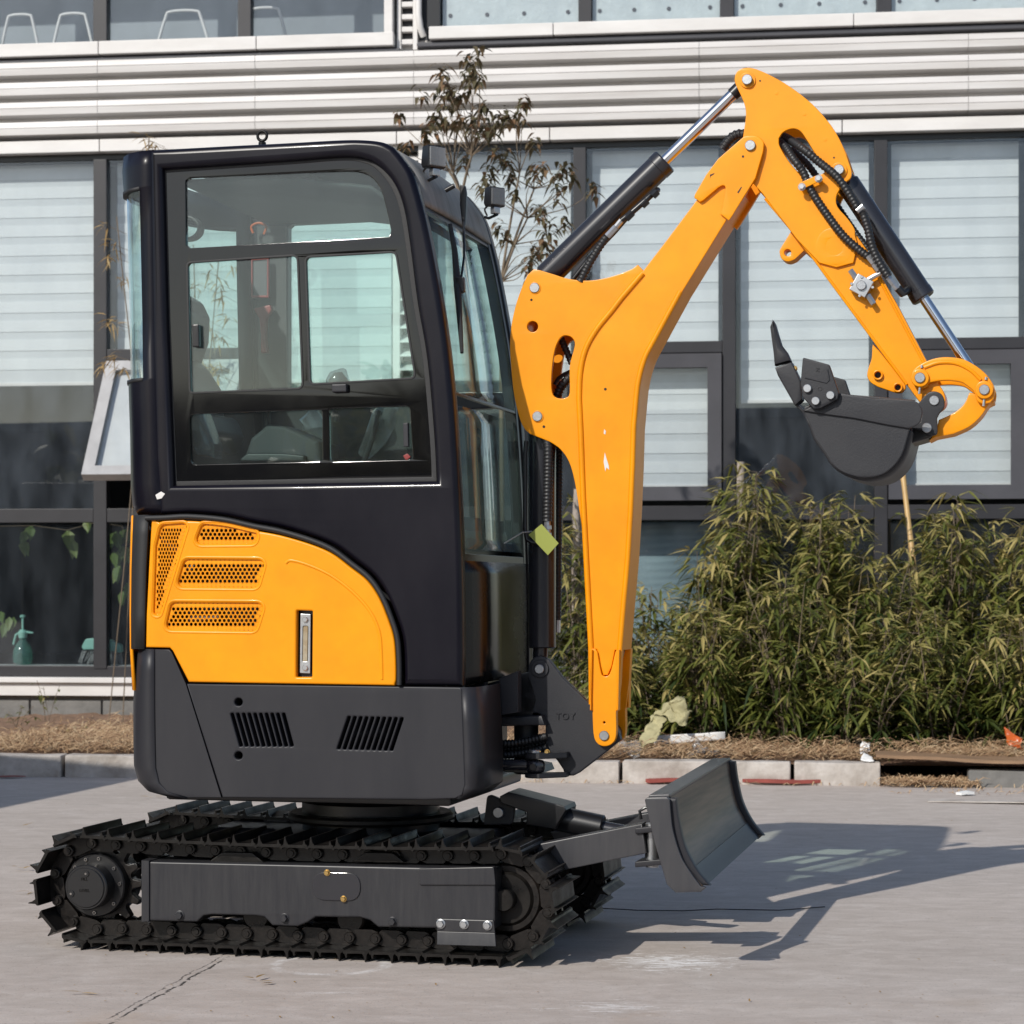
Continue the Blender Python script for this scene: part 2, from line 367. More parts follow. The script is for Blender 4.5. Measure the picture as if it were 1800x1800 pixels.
    wh = ma('MINIMUM', ma('ADD', ma('ADD', ma('MULTIPLY', arc, .62), s1), ma('ADD', ma('ADD', ma('MULTIPLY', s2, .6), ma('MULTIPLY', s3, .3)), ma('MULTIPLY', s4, .5))), 1.0)
    wh = ma('MULTIPLY', wh, .85)
    c = mix(wh, c, (.86, .85, .84))
    st = rng(noise(1.6, 6, .7), .55, .75, 0, .5); st = ma('MULTIPLY', st, rng(Y, 5.25, 5.6, 1, 0))
    c = mix(st, c, (.38, .26, .16))
    spk = rng(noise(130, 2, .5), .66, .71, 0, .65); c = mix(spk, c, (.12, .105, .095))
    c = mix(crack, c, (.05, .045, .04)); L.new(c, b.inputs['Base Color'])
    bp = n.new('ShaderNodeBump'); bp.inputs['Strength'].default_value = .28; bp.inputs['Distance'].default_value = .006
    h = ma('ADD', ma('MULTIPLY', fine, .35), ma('ADD', streak, ma('MULTIPLY', noise(28, 6, .7), .5)))
    h = ma('SUBTRACT', h, ma('MULTIPLY', crack, 2.0)); L.new(h, bp.inputs['Height']); L.new(bp.outputs[0], b.inputs['Normal'])
    return m
gm = ground_mat()
gs = 400
kind(raw('ground', [(-gs, -gs, 0), (gs, -gs, 0), (gs, gs, 0), (-gs, gs, 0)], [(0, 1, 2, 3)], gm), 'structure')

KD = (G(1000, 1376).xy - B.o).dot(B.ev)           # kerb front face
def S(px, d=0): return B(px, 1000, d).x
ZB = lambda px, py, d=0: B(px, py, d).z
# ---- kerb of separate stones
kerb = empty('kerb'); kind(kerb, 'structure'); B.place(kerb)
edges = [-560, -216, 110, 437, 763, 1091, 1393, 1551]
zk = .118
for i, (a, b) in enumerate(zip(edges, edges[1:])):
    sa, sb = S(a, KD)+.009, S(b, KD)-.009
    j = random.Random(i); y0 = KD+j.uniform(-.006, .006); zt = zk+j.uniform(-.004, .004)
    o = box('kerb_stone', (sa, y0, -.05), (sb, y0+.13, zt), 'kerb', kerb, .010, seg=2)
    bm = bmesh.new(); bm.from_mesh(o.data)
    for k in range(3):
        bmesh.ops.subdivide_edges(bm, edges=[e for e in bm.edges if e.calc_length() > .12], cuts=1, use_grid_fill=True)
    for v in bm.verts:
        if v.co.z > -.02: v.co += Vector((0, j.uniform(-.0045, .0035), j.uniform(-.005, .003)))
    bm.to_mesh(o.data); bm.free()
# broken stretch at the right: bedding mortar and a dark stone block
o = box('kerb_base', (S(1553, KD)+.01, KD+.02, -.05), (S(2300, KD), KD+.14, .028), 'stone', kerb, .008)
o = box('dark_kerb_stone', (S(1702, KD), KD-.012, -.05), (S(2050, KD), KD+.12, .088), 'stone', kerb, .012)

# ---- planting bed
bed = empty('planting_bed'); kind(bed, 'structure'); B.place(bed)
vs, fs = [], []; nx_, ny_ = 120, 26; s0, s1 = S(-560, KD), S(2300, KD); d0, d1 = KD+.12, -.02
rb = random.Random(5)
for i in range(ny_+1):
    for k in range(nx_+1):
        t = i/ny_; s = s0+(s1-s0)*k/nx_; d = d0+(d1-d0)*t
        edge = min(1, t*10); vs.append((s, d, .098+edge*(.022+.012*sin(s*5+t*4)+rb.uniform(-.012, .016))+.02*t))
for i in range(ny_):
    for k in range(nx_):
        a = i*(nx_+1)+k; fs.append((a, a+1, a+nx_+2, a+nx_+1))
raw('soil', vs, fs, 'soil', bed, smooth=180)

# ================================================================== FACTORY BUILDING
bld = empty('factory_building'); B.place(bld)
tag(bld, 'long factory building with white ribbed cladding above dark framed windows with white blinds', 'building')
ML = [(-365, -342), (-100, -77), (165, 188), (430, 453), (1008, 1030), (1270, 1293), (1537, 1560), (1803, 1826), (2072, 2095)]
zg = ZB(1150, 256); zA1, zA0 = ZB(1215, 889), ZB(1215, 914); zB1, zB0 = ZB(1215, 600), ZB(1215, 620)
zlow = ZB(100, 1170); zsill = ZB(100, 1189); zsb = ZB(100, 1222); zbase = .05
zsid0 = ZB(1150, 222); zsid1 = ZB(1150, 82); zhead = ZB(1150, 245)
SL, SR = S(-365), S(2095)
# cladding sheets with pressed ribs
pitch = ZB(1150, 110)-ZB(1150, 146)
prof = [(0, .0), (.05, -.112), (.31, -.116), (.335, -.110), (.365, -.110), (.39, -.116), (.66, -.112), (.70, -.004), (1.0, 0)]
def siding(a, b, dd):
    bm = bmesh.new(); rows = []; z = zsid1
    while z > zsid0-.001:
        for f, d in prof[:-1]: rows.append((z-f*pitch, d+dd))
        z -= pitch
    rows = [r for r in rows if r[0] >= zsid0-.002]; rows.append((rows[-1][0]-.004, dd))
    N = 2; ra = [[bm.verts.new((a+(b-a)*k/N, d, zz)) for k in range(N+1)] for i, (zz, d) in enumerate(rows)]
    for r1, r2 in zip(ra, ra[1:]):
        for k in range(N): bm.faces.new((r1[k], r1[k+1], r2[k+1], r2[k]))
    o = from_bm('siding_sheet', bm, 'siding', bld, 0); md = o.modifiers.new('t', 'SOLIDIFY'); md.thickness = .004; md.offset = 0
sx = [SL, S(180), S(455), S(732), S(1230), S(1700), SR]
for i, (a, b) in enumerate(zip(sx, sx[1:])): siding(a+.0015, b-.0015, .002)
# flashing below the cladding, sill rail above it, structural backing
fx = [SL, S(180), S(700), S(968), S(1480), SR]
for i, (a, b) in enumerate(zip(fx, fx[1:])): box('flashing', (a+.003, -.070, zhead), (b-.003, .02, zsid0-.004), 'white', bld, .004)
box('backing_wall', (SL, .045, zhead), (SR, .24, zsid1+.1), 'white', bld, 0)
zs1, zs0 = ZB(1150, 40), ZB(1150, 62)
zl1, zl0 = ZB(430, 70), ZB(430, 93)
for a, b in ((SL, S(180)), (S(180), S(456)), (S(456), S(696))): box('sill_rail', (a+.002, -.095, zl0), (b-.002, .10, zl1), 'white', bld, .006)
for a, b in ((S(757), S(975)), (S(975), S(1500)), (S(1500), SR)): box('sill_rail', (a+.002, -.095, zs0), (b-.002, .10, zs1), 'white', bld, .006)
box('sill_gutter', (SL, -.062, zl0-.045), (S(706), .03, zl0-.012), 'sashgrey', bld, .008)
box('sill_gutter', (S(735), -.062, zs0-.045), (SR, .03, zs0-.012), 'sashgrey', bld, .008)
box('window_head', (SL, .012, zg), (SR, .10, zhead-.003), 'black', bld, .003)
# ground-floor frame members
DM = .075
for a, b in ML:
    box('mullion', (S(a), -.012, zlow-.02), (S(b), DM, zg-.002), 'mullion', bld, .004)
box('sill_frame', (SL, -.004, zsill), (SR, .09, zlow-.002), 'mullion', bld, .004)
box('sill_ledge', (SL, -.11, zsill-.040), (SR, .10, zsill-.003), 'white', bld, .006)
box('sill_apron', (SL, -.075, zsb), (SR, .10, zsill-.043), 'white', bld, .003)
k = 0; s = SL
rs = random.Random(4)
while s < SR:                              # stone plinth
    L_ = rs.uniform(.45, .75); box('plinth_stone', (s+.006, -.03+rs.uniform(-.006, .006), zbase), (s+L_-.006, .15, zsb-.03+rs.uniform(-.006, .004)), 'stone', bld, .010); s += L_
box('plinth_core', (SL, -.005, 0), (SR, .2, zsb-.003), 'stone', bld, 0)

def win(name='window'):
    o = empty(name, bld); return o
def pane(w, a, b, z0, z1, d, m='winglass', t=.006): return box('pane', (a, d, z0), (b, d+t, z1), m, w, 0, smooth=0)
slat_cache = {}
def slats(w, a, b, z0, z1, d):
    """zebra blind: white slats with sheer strips between"""
    L_ = round(b-a, 3)
    if L_ not in slat_cache:
        me = bpy.data.meshes.new('slat'); h = pitch*.58
        P = [(-L_/2, -.002, h/2), (L_/2, -.002, h/2), (L_/2, .000, -h/2), (-L_/2, .000, -h/2), (-L_/2, .002, h/2), (L_/2, .002, h/2), (L_/2, .004, -h/2), (-L_/2, .004, -h/2)]
        me.from_pydata(P, [], [(3, 2, 1, 0), (4, 5, 6, 7), (0, 1, 5, 4), (2, 3, 7, 6), (1, 2, 6, 5), (3, 0, 4, 7)]); me.materials.append(M['slat']); slat_cache[L_] = me
    z = z1-.02
    while z-pitch*.62 > z0:
        o = bpy.data.objects.new('slat', slat_cache[L_]); COL.objects.link(o); o.parent = w; o.location = ((a+b)/2, d, z-pitch*.31); z -= pitch*.97
    box('blind_sheer', (a, d+.0045, z0+.01), (b, d+.0065, z1), 'sheer', w, 0)
    box('bottom_rail', (a, d-.012, z0-.012), (b, d+.014, z0+.012), 'white', w, .004)
def frame4(name, par, a, b, z0, z1, d0, d1, t, m, tb=None):
    """mitred rectangular frame as one mesh"""
    bm = bmesh.new(); tb = tb or t
    O = [(a, z0), (b, z0), (b, z1), (a, z1)]; I = [(a+t, z0+tb), (b-t, z0+tb), (b-t, z1-t), (a+t, z1-t)]
    vf = [[bm.verts.new((x, d, z)) for x, z in R] for d, R in ((d0, O), (d0+.006, [(x+(.008 if i in (0, 3) else -.008), z+(.008 if i < 2 else -.008)) for i, (x, z) in enumerate(I)]), (d0+.012, I), (d1, I), (d1, O))]
    for r1, r2 in zip(vf, vf[1:]+vf[:1]):
        for k in range(4): bm.faces.new((r1[k], r1[(k+1) % 4], r2[(k+1) % 4], r2[k]))
    return from_bm(name, bm, m, par, 20)
def bay(a, b, typ):
    w = win(); a, b = S(a)+.002, S(b)-.002
    box('transom', (a, -.008, zA0), (b, DM, zA1), 'mullion', w, .003)
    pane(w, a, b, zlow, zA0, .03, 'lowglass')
    if typ == 'A':
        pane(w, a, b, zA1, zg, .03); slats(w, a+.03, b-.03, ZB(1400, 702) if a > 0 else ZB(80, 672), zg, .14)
    else:
        box('transom', (a, -.008, zB0), (b, DM, zB1), 'mullion', w, .003)
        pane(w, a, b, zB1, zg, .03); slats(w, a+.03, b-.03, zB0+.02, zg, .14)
        z0, z1 = zA1+.035, zB0-.008
        if typ == 'B':
            f = frame4('sash', w, a+.004, b-.004, z0, z1, -.035, .06, .085, 'sashgrey')
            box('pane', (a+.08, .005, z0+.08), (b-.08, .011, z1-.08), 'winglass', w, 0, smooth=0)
            slats(w, a+.05, b-.05, z0+.10, z1-.02, .14)
        else:
            f = frame4('sash', w, a+.004, b-.004, z0, z1, -.035, .035, .070, 'sashpale')
            p = box('pane', (a+.075, -.005, z0+.075), (b-.075, .001, z1-.075), 'winglass', w, 0, smooth=0)
            q = box('backing', (a+.07, .026, z0+.07), (b-.07, .030, z1-.07), 'white', w, 0, smooth=0)
            hz = z1; ang = radians(-34)
            R = Matrix.Translation((0, -.03, hz)) @ Matrix.Rotation(ang, 4, 'X') @ Matrix.Translation((0, .03, -hz))
            for ob in (f, p, q): ob.data.transform(R)
    return w
for (a, b, t) in ((-342, -100, 'B'), (-77, 165, 'A'), (188, 430, 'open'), (453, 690, 'A'), (756, 1008, 'A'), (1030, 1270, 'B'), (1293, 1537, 'A'), (1560, 1803, 'B'), (1826, 2072, 'A')): bay(a, b, t)
# pilaster with a louvred shaft
pil = box('pilaster', (S(691), -.02, zlow-.02), (S(704), .12, zhead), 'white', bld, .004)
box('pilaster_side', (S(736), -.02, zlow-.02), (S(755), .12, zhead), 'white', pil, .004)
box('shaft_back', (S(704), .10, zlow), (S(736), .12, zhead), 'sashgrey', pil, 0)
z = zlow+.02
while z < zhead-.08:
    hexa('louvre', [(S(704), -.018, z), (S(736), -.018, z), (S(736), -.018, z+.012), (S(704), -.018, z+.012), (S(704), .09, z+.055), (S(736), .09, z+.055), (S(736), .09, z+.067), (S(704), .09, z+.067)], 'white', pil, .002); z += .095
# upper floor windows
ztop = zl1+1.3
zt2 = ztop
for a, b in ((-100, -77), (165, 189), (419, 442)): box('mullion', (S(a), -.02, zl1-.01), (S(b), .07, zt2), 'mullion', bld, .004)
for a, b in ((1017, 1040), (1266, 1290), (1541, 1567), (1812, 1836)): box('mullion', (S(a), -.02, zs1-.01), (S(b), .07, zt2), 'mullion', bld, .004)
for a, b in ((-340, -100), (-77, 165), (189, 419), (442, 678)):
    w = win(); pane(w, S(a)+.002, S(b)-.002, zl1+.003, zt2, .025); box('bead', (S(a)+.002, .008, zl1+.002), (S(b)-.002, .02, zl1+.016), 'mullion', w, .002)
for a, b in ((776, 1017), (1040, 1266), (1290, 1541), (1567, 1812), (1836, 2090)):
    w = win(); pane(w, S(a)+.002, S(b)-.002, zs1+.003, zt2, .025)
    box('frosted_sheet', (S(a)+.004, .035, zs1+.004), (S(b)-.004, .05, zt2-.02), 'frosted', w, 0)
    box('bead', (S(a)+.002, .008, zs1+.002), (S(b)-.002, .02, zs1+.016), 'mullion', w, .002)
    for q in (.06, .33, .60, .92):
        c = Vector((S(a)+(S(b)-S(a))*q, .034, zs1+.10)); cyl('stud', c, c+Vector((0, -.006, 0)), .014, 'sashgrey', w, None and 0 or 12)
box('corner_post', (S(679), -.09, zl0+.004), (S(694), .10, zt2), 'white', bld, .006)
box('corner_post', (S(752), -.03, zs1+.002), (S(775), .09, zt2), 'black', bld, .004)
vb = box('vent_back', (S(695), .05, zl0-.02), (S(751), .09, zt2), 'sashgrey', bld, 0)
for a, b in ((699, 706), (727, 735)): box('vent_stile', (S(a), -.03, zl0-.02), (S(b), .048, zt2), 'white', vb, .003)
z = zl0+.02
while z < zl0+1.0:
    box('louvre', (S(706)+.002, -.02, z), (S(727)-.002, .03, z+.035), 'white', vb, .004); z += .085
tube('drain_pipe', [(S(738), -.05, zt2), (S(738), -.05, zl1+.12), (S(741), -.05, zl1+.03), (S(745), -.02, zl1-.02)], .022, 'white', vb)
# rooms behind the glass (one per floor), floor and back wall
def room(z0, z1, dpt):
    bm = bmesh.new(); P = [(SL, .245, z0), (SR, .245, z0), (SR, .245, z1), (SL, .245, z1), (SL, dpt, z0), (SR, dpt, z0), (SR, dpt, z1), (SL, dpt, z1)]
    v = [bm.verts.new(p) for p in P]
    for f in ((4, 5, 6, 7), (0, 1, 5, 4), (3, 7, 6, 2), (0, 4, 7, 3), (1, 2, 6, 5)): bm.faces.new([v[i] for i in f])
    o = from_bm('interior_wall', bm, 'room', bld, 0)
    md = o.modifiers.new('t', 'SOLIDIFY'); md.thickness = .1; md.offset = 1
bsc = box('pale_backing', (S(-340), 1.1, zl1-.03), (S(690), 1.104, zt2), mat('grey_backing', (.34, .37, .40), .8, var=.3, vs=1.2), bld, 0)  # added grey-blue backing, lightens the upper left panes like reflected sky
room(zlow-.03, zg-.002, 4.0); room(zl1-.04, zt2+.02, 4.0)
box('upper_wall', (SL, -.03, zt2+.003), (SR, .2, zt2+.6), 'white', bld, 0)
box('end_wall', (SL-.2, -.02, 0), (SL-.002, 4.3, zt2+.6), 'white', bld, 0); box('end_wall', (SR+.002, -.02, 0), (SR+.2, 4.3, zt2+.6), 'white', bld, 0)
box('roof', (SL-.4, -.3, zt2+.603), (SR+.4, 4.6, zt2+.75), 'white', bld, .01)
# pale boards leaning inside the lower right panes
lb = empty('pale_board'); B.place(lb); tag(lb, 'pale blue ribbed board leaning inside the lower window behind the bamboo', 'board')
bm = bmesh.new(); N = 40; a, b = S(1035), S(1262); z0, z1 = zlow, zA0-.005
V = [[bm.verts.new((a+(b-a)*q, .30+.012*(k % 2), z0+(z1-z0)*k/N)) for q in (0, 1)] for k in range(N+1)]
for k in range(N): bm.faces.new((V[k][0], V[k][1], V[k+1][1], V[k+1][0]))
o = from_bm('ribbed_board', bm, 'sky_blue_board', lb, 25); md = o.modifiers.new('t', 'SOLIDIFY'); md.thickness = .006

# things inside the windows
def chair(px, top, wpx, label):
    c = empty('tubular_chair'); B.place(c); tag(c, label, 'chair', 'tubular chairs behind the upper window')
    z0 = zl1-.02; x0, x1 = S(px-wpx/2, .35), S(px+wpx/2, .35); zt = ZB(px, top, .35)
    xm = (x1-x0)*.28
    tube('back_hoop', cr([(x0, .35, z0), (x0+xm*.7, .35, zt-.05), (x0+xm*1.05, .35, zt), (x1-xm*1.05, .35, zt), (x1-xm*.7, .35, zt-.05), (x1, .35, z0)], 6), .011, 'white', c)
    box('seat', (x0+.04, .36, z0+.10), (x1-.04, .75, z0+.13), 'sashgrey', c, .008)
    for x in (x0+.03, x1-.03): tube('leg', [(x, .74, z0+.11), (x, .80, zl1-.02)], .010, 'white', c)
for px, top, w_, lb_ in ((35, 27, 75, 'leftmost white tubular chair hoop behind the upper left window'), (128, 25, 80, 'second white chair hoop from the left behind the upper window'), (322, 20, 104, 'wide white chair hoop centred in the middle upper pane'), (466, 15, 88, 'white chair hoop behind the third upper pane, partly hidden by the mullion')):
    chair(px, top, w_, lb_)
sp = empty('spray_bottle'); B.place(sp); tag(sp, 'mint green pump spray bottle standing on the inner window sill', 'spray bottle')
c = B(40, 1168, .17); c.z = zlow+.001
def lathe(name, c, prof, m, par, n=20):
    bm = bmesh.new(); R = [[bm.verts.new((c.x+r*cos(2*pi*k/n), c.y+r*sin(2*pi*k/n), c.z+z)) for k in range(n)] for r, z in prof]
    for a, b in zip(R, R[1:]):
        for k in range(n): bm.faces.new((a[k], a[(k+1) % n], b[(k+1) % n], b[k]))
    bm.faces.new(R[0]); bm.faces.new(R[-1]); return from_bm(name, bm, m, par, 40)
box('inner_sill', (SL, .092, zlow-.032), (SR, .26, zlow), 'white', bld, .003)
lathe('bottle', c, [(.045, 0), (.066, .012), (.070, .05), (.066, .10), (.050, .14), (.026, .17), (.020, .185)], 'mint', sp)
lathe('collar', c, [(.028, .186), (.030, .20), (.034, .225), (.020, .245)], 'mintp', sp)
lathe('plunger', c, [(.008, .246), (.008, .33), (.020, .332), (.020, .346), (.006, .35)], 'mintp', sp)
tube('nozzle', [c+Vector((.02, 0, .228)), c+Vector((.075, 0, .222))], [.011, .006], 'mintp', sp)
tube('trigger', [c+Vector((-.02, 0, .225)), c+Vector((-.05, 0, .21)), c+Vector((-.068, 0, .14))], .008, 'mintp', sp)
br = empty('broom_head'); B.place(br); tag(br, 'mint green broom head with clear bristles lying behind the lower left window', 'broom')
c = B(180, 1140, .17)
plate('head', fil([(143, 1137, 4), (150, 1123, 6), (180, 1120), (212, 1133, 6), (213, 1148, 4), (180, 1141), (146, 1142)]), .16, .22, 'mintp', br, fr=B, bevel=.006)
bm = bmesh.new()
for k in range(60):
    x = S(145+68*k/60, .19); d = .165+.05*random.random(); zz = c.z-.015; L_ = random.uniform(.06, .1)
    sweep_bm(bm, [(x, d, zz), (x+(-.035 if k < 35 else .01)+random.uniform(-.01, .01), d, zz-L_)], .0012, 4)
kind(from_bm('bristles', bm, 'white', br), 'stuff')
def leafcard(P, Tn, c, d, up, L_, W_, tint, tints, droop=.25):
    """a pointed leaf of 4 faces: appended to vertex/face lists"""
    d = d.normalized(); sd = d.cross(up)
    if sd.length < 1e-4: sd = Vector((1, 0, 0))
    sd.normalize(); nn = sd.cross(d); i = len(P)
    g = Vector((0, 0, -1))
    a1 = c+d*L_*.3+g*droop*L_*.10; a2 = c+d*L_*.62+g*droop*L_*.36; a3 = c+d*L_+g*droop*L_*.85
    for q in (c, a1+sd*W_*.5+nn*W_*.12, a1-sd*W_*.5+nn*W_*.12, a2+sd*W_*.36+nn*W_*.1, a2-sd*W_*.36+nn*W_*.1, a3, a1, a2): P.append(tuple(q))
    Tn += [(i, i+1, i+6), (i, i+6, i+2), (i+6, i+1, i+3, i+7), (i+6, i+7, i+4, i+2), (i+7, i+3, i+5), (i+7, i+5, i+4)]
    tints += [min(1, max(0, tint))]*8
iv = empty('climbing_plant'); B.place(iv); tag(iv, 'climbing plant with broad green leaves hanging inside the lower left window', 'plant')
P_, F_, t_ = [], [], []; rv = random.Random(3)
spots = [(60, 930, 14), (118, 938, 18), (128, 955, 17), (42, 938, 14), (38, 955, 15), (200, 940, 18), (215, 965, 18), (210, 1000, 17), (222, 1030, 16), (225, 935, 18), (205, 975, 15), (216, 1045, 14), (8, 1100, 14), (20, 1090, 13), (5, 1080, 12), (150, 920, 12)]
for px, py, r in spots:
    for k in range(2):
        c = B(px+rv.uniform(-6, 6), py-6, .26+rv.uniform(0, .12)); leafcard(P_, F_, c, Vector((rv.uniform(-.5, .5), rv.uniform(-.4, .1), -1)), Vector((rv.uniform(-.3, .3), -1, .2)), r/260*2, r/260*1.15, rv.random(), t_, .1)
raw('leaf', P_, F_, 'vine', iv, tint=t_)
tube('stem', [B(0, 925, .3), B(60, 924, .3), B(118, 932, .3), B(170, 918, .3), B(215, 925, .3), B(222, 980, .3), B(218, 1050, .3)], .003, 'twig', iv, 5)

# far side of the yard, behind the camera: it is what the windows and the paint mirror
op = empty('warehouse'); op.location = (0, -46, 0); tag(op, 'low grey warehouse across the yard behind the camera', 'building')
box('wall', (-45, -8, 0), (45, 0, 6.9), 'scorch', op, 0); box('roof', (-46, -8.6, 6.903), (46, .5, 7.25), 'scorch', op, .05)
for i in range(8):
    x = -40+i*11; box('roller_door', (x, .003, 0), (x+4, .06, 3.6), 'sashgrey', op, .02)
# trees standing on that far side, only seen mirrored
rt = random.Random(12); P_, F_, t2 = [], [], []
for i in range(9):
    x0, y0, hh = -26+i*6.4+rt.uniform(-1.5, 1.5), -37+rt.uniform(-3, 3), rt.uniform(4, 7)
    n0 = len(P_)
    for q in range(6): P_ += [(x0+.15*cos(q*pi/3), y0+.15*sin(q*pi/3), 0), (x0+.07*cos(q*pi/3), y0+.07*sin(q*pi/3), hh*.8)]; t2 += [.1, .1]
    for q in range(6): F_.append((n0+2*q, n0+2*((q+1) % 6), n0+2*((q+1) % 6)+1, n0+2*q+1))
    for k in range(420):
        a, b_, c_ = rt.gauss(0, .9), rt.gauss(0, .9), rt.gauss(0, 1.0); leafcard(P_, F_, Vector((x0+a*1.1, y0+b_*1.1, hh*.68+c_*hh*.15)), Vector((rt.uniform(-1, 1), rt.uniform(-1, 1), rt.uniform(-1, .6))), Vector((0, 0, 1)), .75, .42, rt.random(), t2, .4)
kind(raw('tree_line', P_, F_, 'bamboo', None, tint=t2), 'stuff')
# unseen box added left of the frame to cast the shadow at the kerb
ct = empty('shadow_caster'); ct.location = (-4.02, 8.55, 0); ct.rotation_euler = (0, 0, radians(-13)); tag(ct, 'unseen grey ribbed box added left of the frame to cast a shadow on the kerb', 'shadow caster')
box('body', (-2.4, -2.2, .12), (0, 1.0, 2.05), 'frame', ct, .02)
for i in range(10): box('rib', (.003, -2.1+i*.31, .25), (.035, -1.95+i*.31, 1.95), 'frame', ct, .008)
for x in (-2.2, -.3): box('skid', (x, -2.1, 0), (x+.15, .9, .118), 'frame', ct, .01)
# ================================================================== THE EXCAVATOR
ex = empty('mini_excavator'); T.place(ex)
tag(ex, 'yellow and dark grey mini excavator with a glazed cab, boom folded up and bucket hanging', 'excavator')
def off(pts, dx, dy): return [(x+dx, y+dy) for x, y in pts]

# ------------------------------------------------------------------ tracks
PIT, RP, ZA = .0748, .118, .172
U0, U1 = T(160, 1558, .05).x, T(884, 1588, .05).x
TW = .255                                                     # shoe width
def path(s):
    """point, tangent angle of the chain pitch line; s runs along the top run, over the idler, back below"""
    L_ = U1-U0; arc = pi*RP; s %= 2*L_+2*arc
    if s < L_:
        sag = -.010*4*(s/L_)*(1-s/L_); return U0+s, ZA+RP+sag, atan(-.04/L_*(1-2*s/L_))
    s -= L_
    if s < arc: a = pi/2-s/RP; return U1+RP*cos(a), ZA+RP*sin(a), a-pi/2
    s -= arc
    if s < L_: return U1-s, ZA-RP, -pi
    s -= L_; a = -pi/2-s/RP; return U0+RP*cos(a), ZA+RP*sin(a), a-pi/2
def prism(bm, prof, v0, v1):
    a = [bm.verts.new((x, v0, z)) for x, z in prof]; b = [bm.verts.new((x, v1, z)) for x, z in prof]; n = len(prof)
    bm.faces.new(a); bm.faces.new(b[::-1])
    for k in range(n): bm.faces.new((a[k], b[k], b[(k+1) % n], a[(k+1) % n]))
def shoe_mesh():
    bm = bmesh.new(); h = .024; p = PIT
    prism(bm, [(-.50*p, h-.004), (-.44*p, h-.001), (.40*p, h), (.50*p, h-.006), (.50*p, h), (.47*p, h+.008), (.41*p, h+.009), (.37*p, h+.020), (.34*p, h+.020), (.31*p, h+.008),
               (-.30*p, h+.007), (-.36*p, h+.029), (-.395*p, h+.030), (-.43*p, h+.008), (-.50*p, h+.004)], 0, TW)
    for v in (0.0,):                                           # small end gussets
        prism(bm, [(-.37*p, h+.007), (-.25*p, h+.007), (-.36*p, h+.022)], .001, .008); prism(bm, [(-.37*p, h+.007), (-.25*p, h+.007), (-.36*p, h+.022)], TW-.008, TW-.001)
    bmesh.ops.recalc_face_normals(bm, faces=bm.faces)
    bmesh.ops.bevel(bm, geom=[e for e in bm.edges if e.calc_length() > .05], offset=.0012, segments=1, affect='EDGES')
    for f in bm.faces:
        c = f.calc_center_median(); f.material_index = 1 if (f.normal.z > .6 and c.z > h+.017) else 0
    me = bpy.data.meshes.new('track_shoe'); bm.to_mesh(me); bm.free(); me.materials.append(M['steel']); me.materials.append(M['wornedge'])
    for q in me.polygons: q.use_smooth = True
    me.set_sharp_from_angle(angle=radians(30)); return me
def link_mesh():
    bm = bmesh.new(); p = PIT
    for v in (.080, .160):                                     # two side bars with pin bosses, rail edge inwards
        prism(bm, [(-.62*p, -.004), (-.50*p, -.016), (-.30*p, -.022), (.34*p, -.022), (.42*p, -.016), (.52*p, .004), (.42*p, .018), (.20*p, .023), (-.45*p, .023), (-.60*p, .012)], v, v+.016)
        sg = -1 if v < .1 else 1; v0 = v if v < .1 else v+.016
        c = Vector((-.46*p, v0, 0))
        sweep_bm(bm, [c, c+Vector((0, sg*.010, 0)), c+Vector((0, sg*.012, 0))], [.0155, .0155, .0135], 16)
        sweep_bm(bm, [c+Vector((0, sg*.010, 0)), c+Vector((0, sg*.016, 0))], [.009, .008], 12)
    sweep_bm(bm, [Vector((-.46*p, .09, 0)), Vector((-.46*p, .17, 0))], .010, 10)
    bmesh.ops.recalc_face_normals(bm, faces=bm.faces)
    me = bpy.data.meshes.new('track_link'); bm.to_mesh(me); bm.free(); me.materials.append(M['link'])
    for q in me.polygons: q.use_smooth = True
    me.set_sharp_from_angle(angle=radians(30)); return me
SHOE, LINK = shoe_mesh(), link_mesh()
def tothed(name, u, v0, v1, R, r, nt, m, par):
    pts = []
    for k in range(nt):
        a = 2*pi*k/nt
        for f, q in ((0, R), (.22, R), (.36, r+.2*(R-r)), (.5, r), (.66, r), (.8, r+.2*(R-r)), (.92, R*.99)): aa = a+f*2*pi/nt; pts.append((u+q*cos(aa), ZA+q*sin(aa)))
    return plate_uz(name, pts, v0, v1, m, par, bevel=.003)
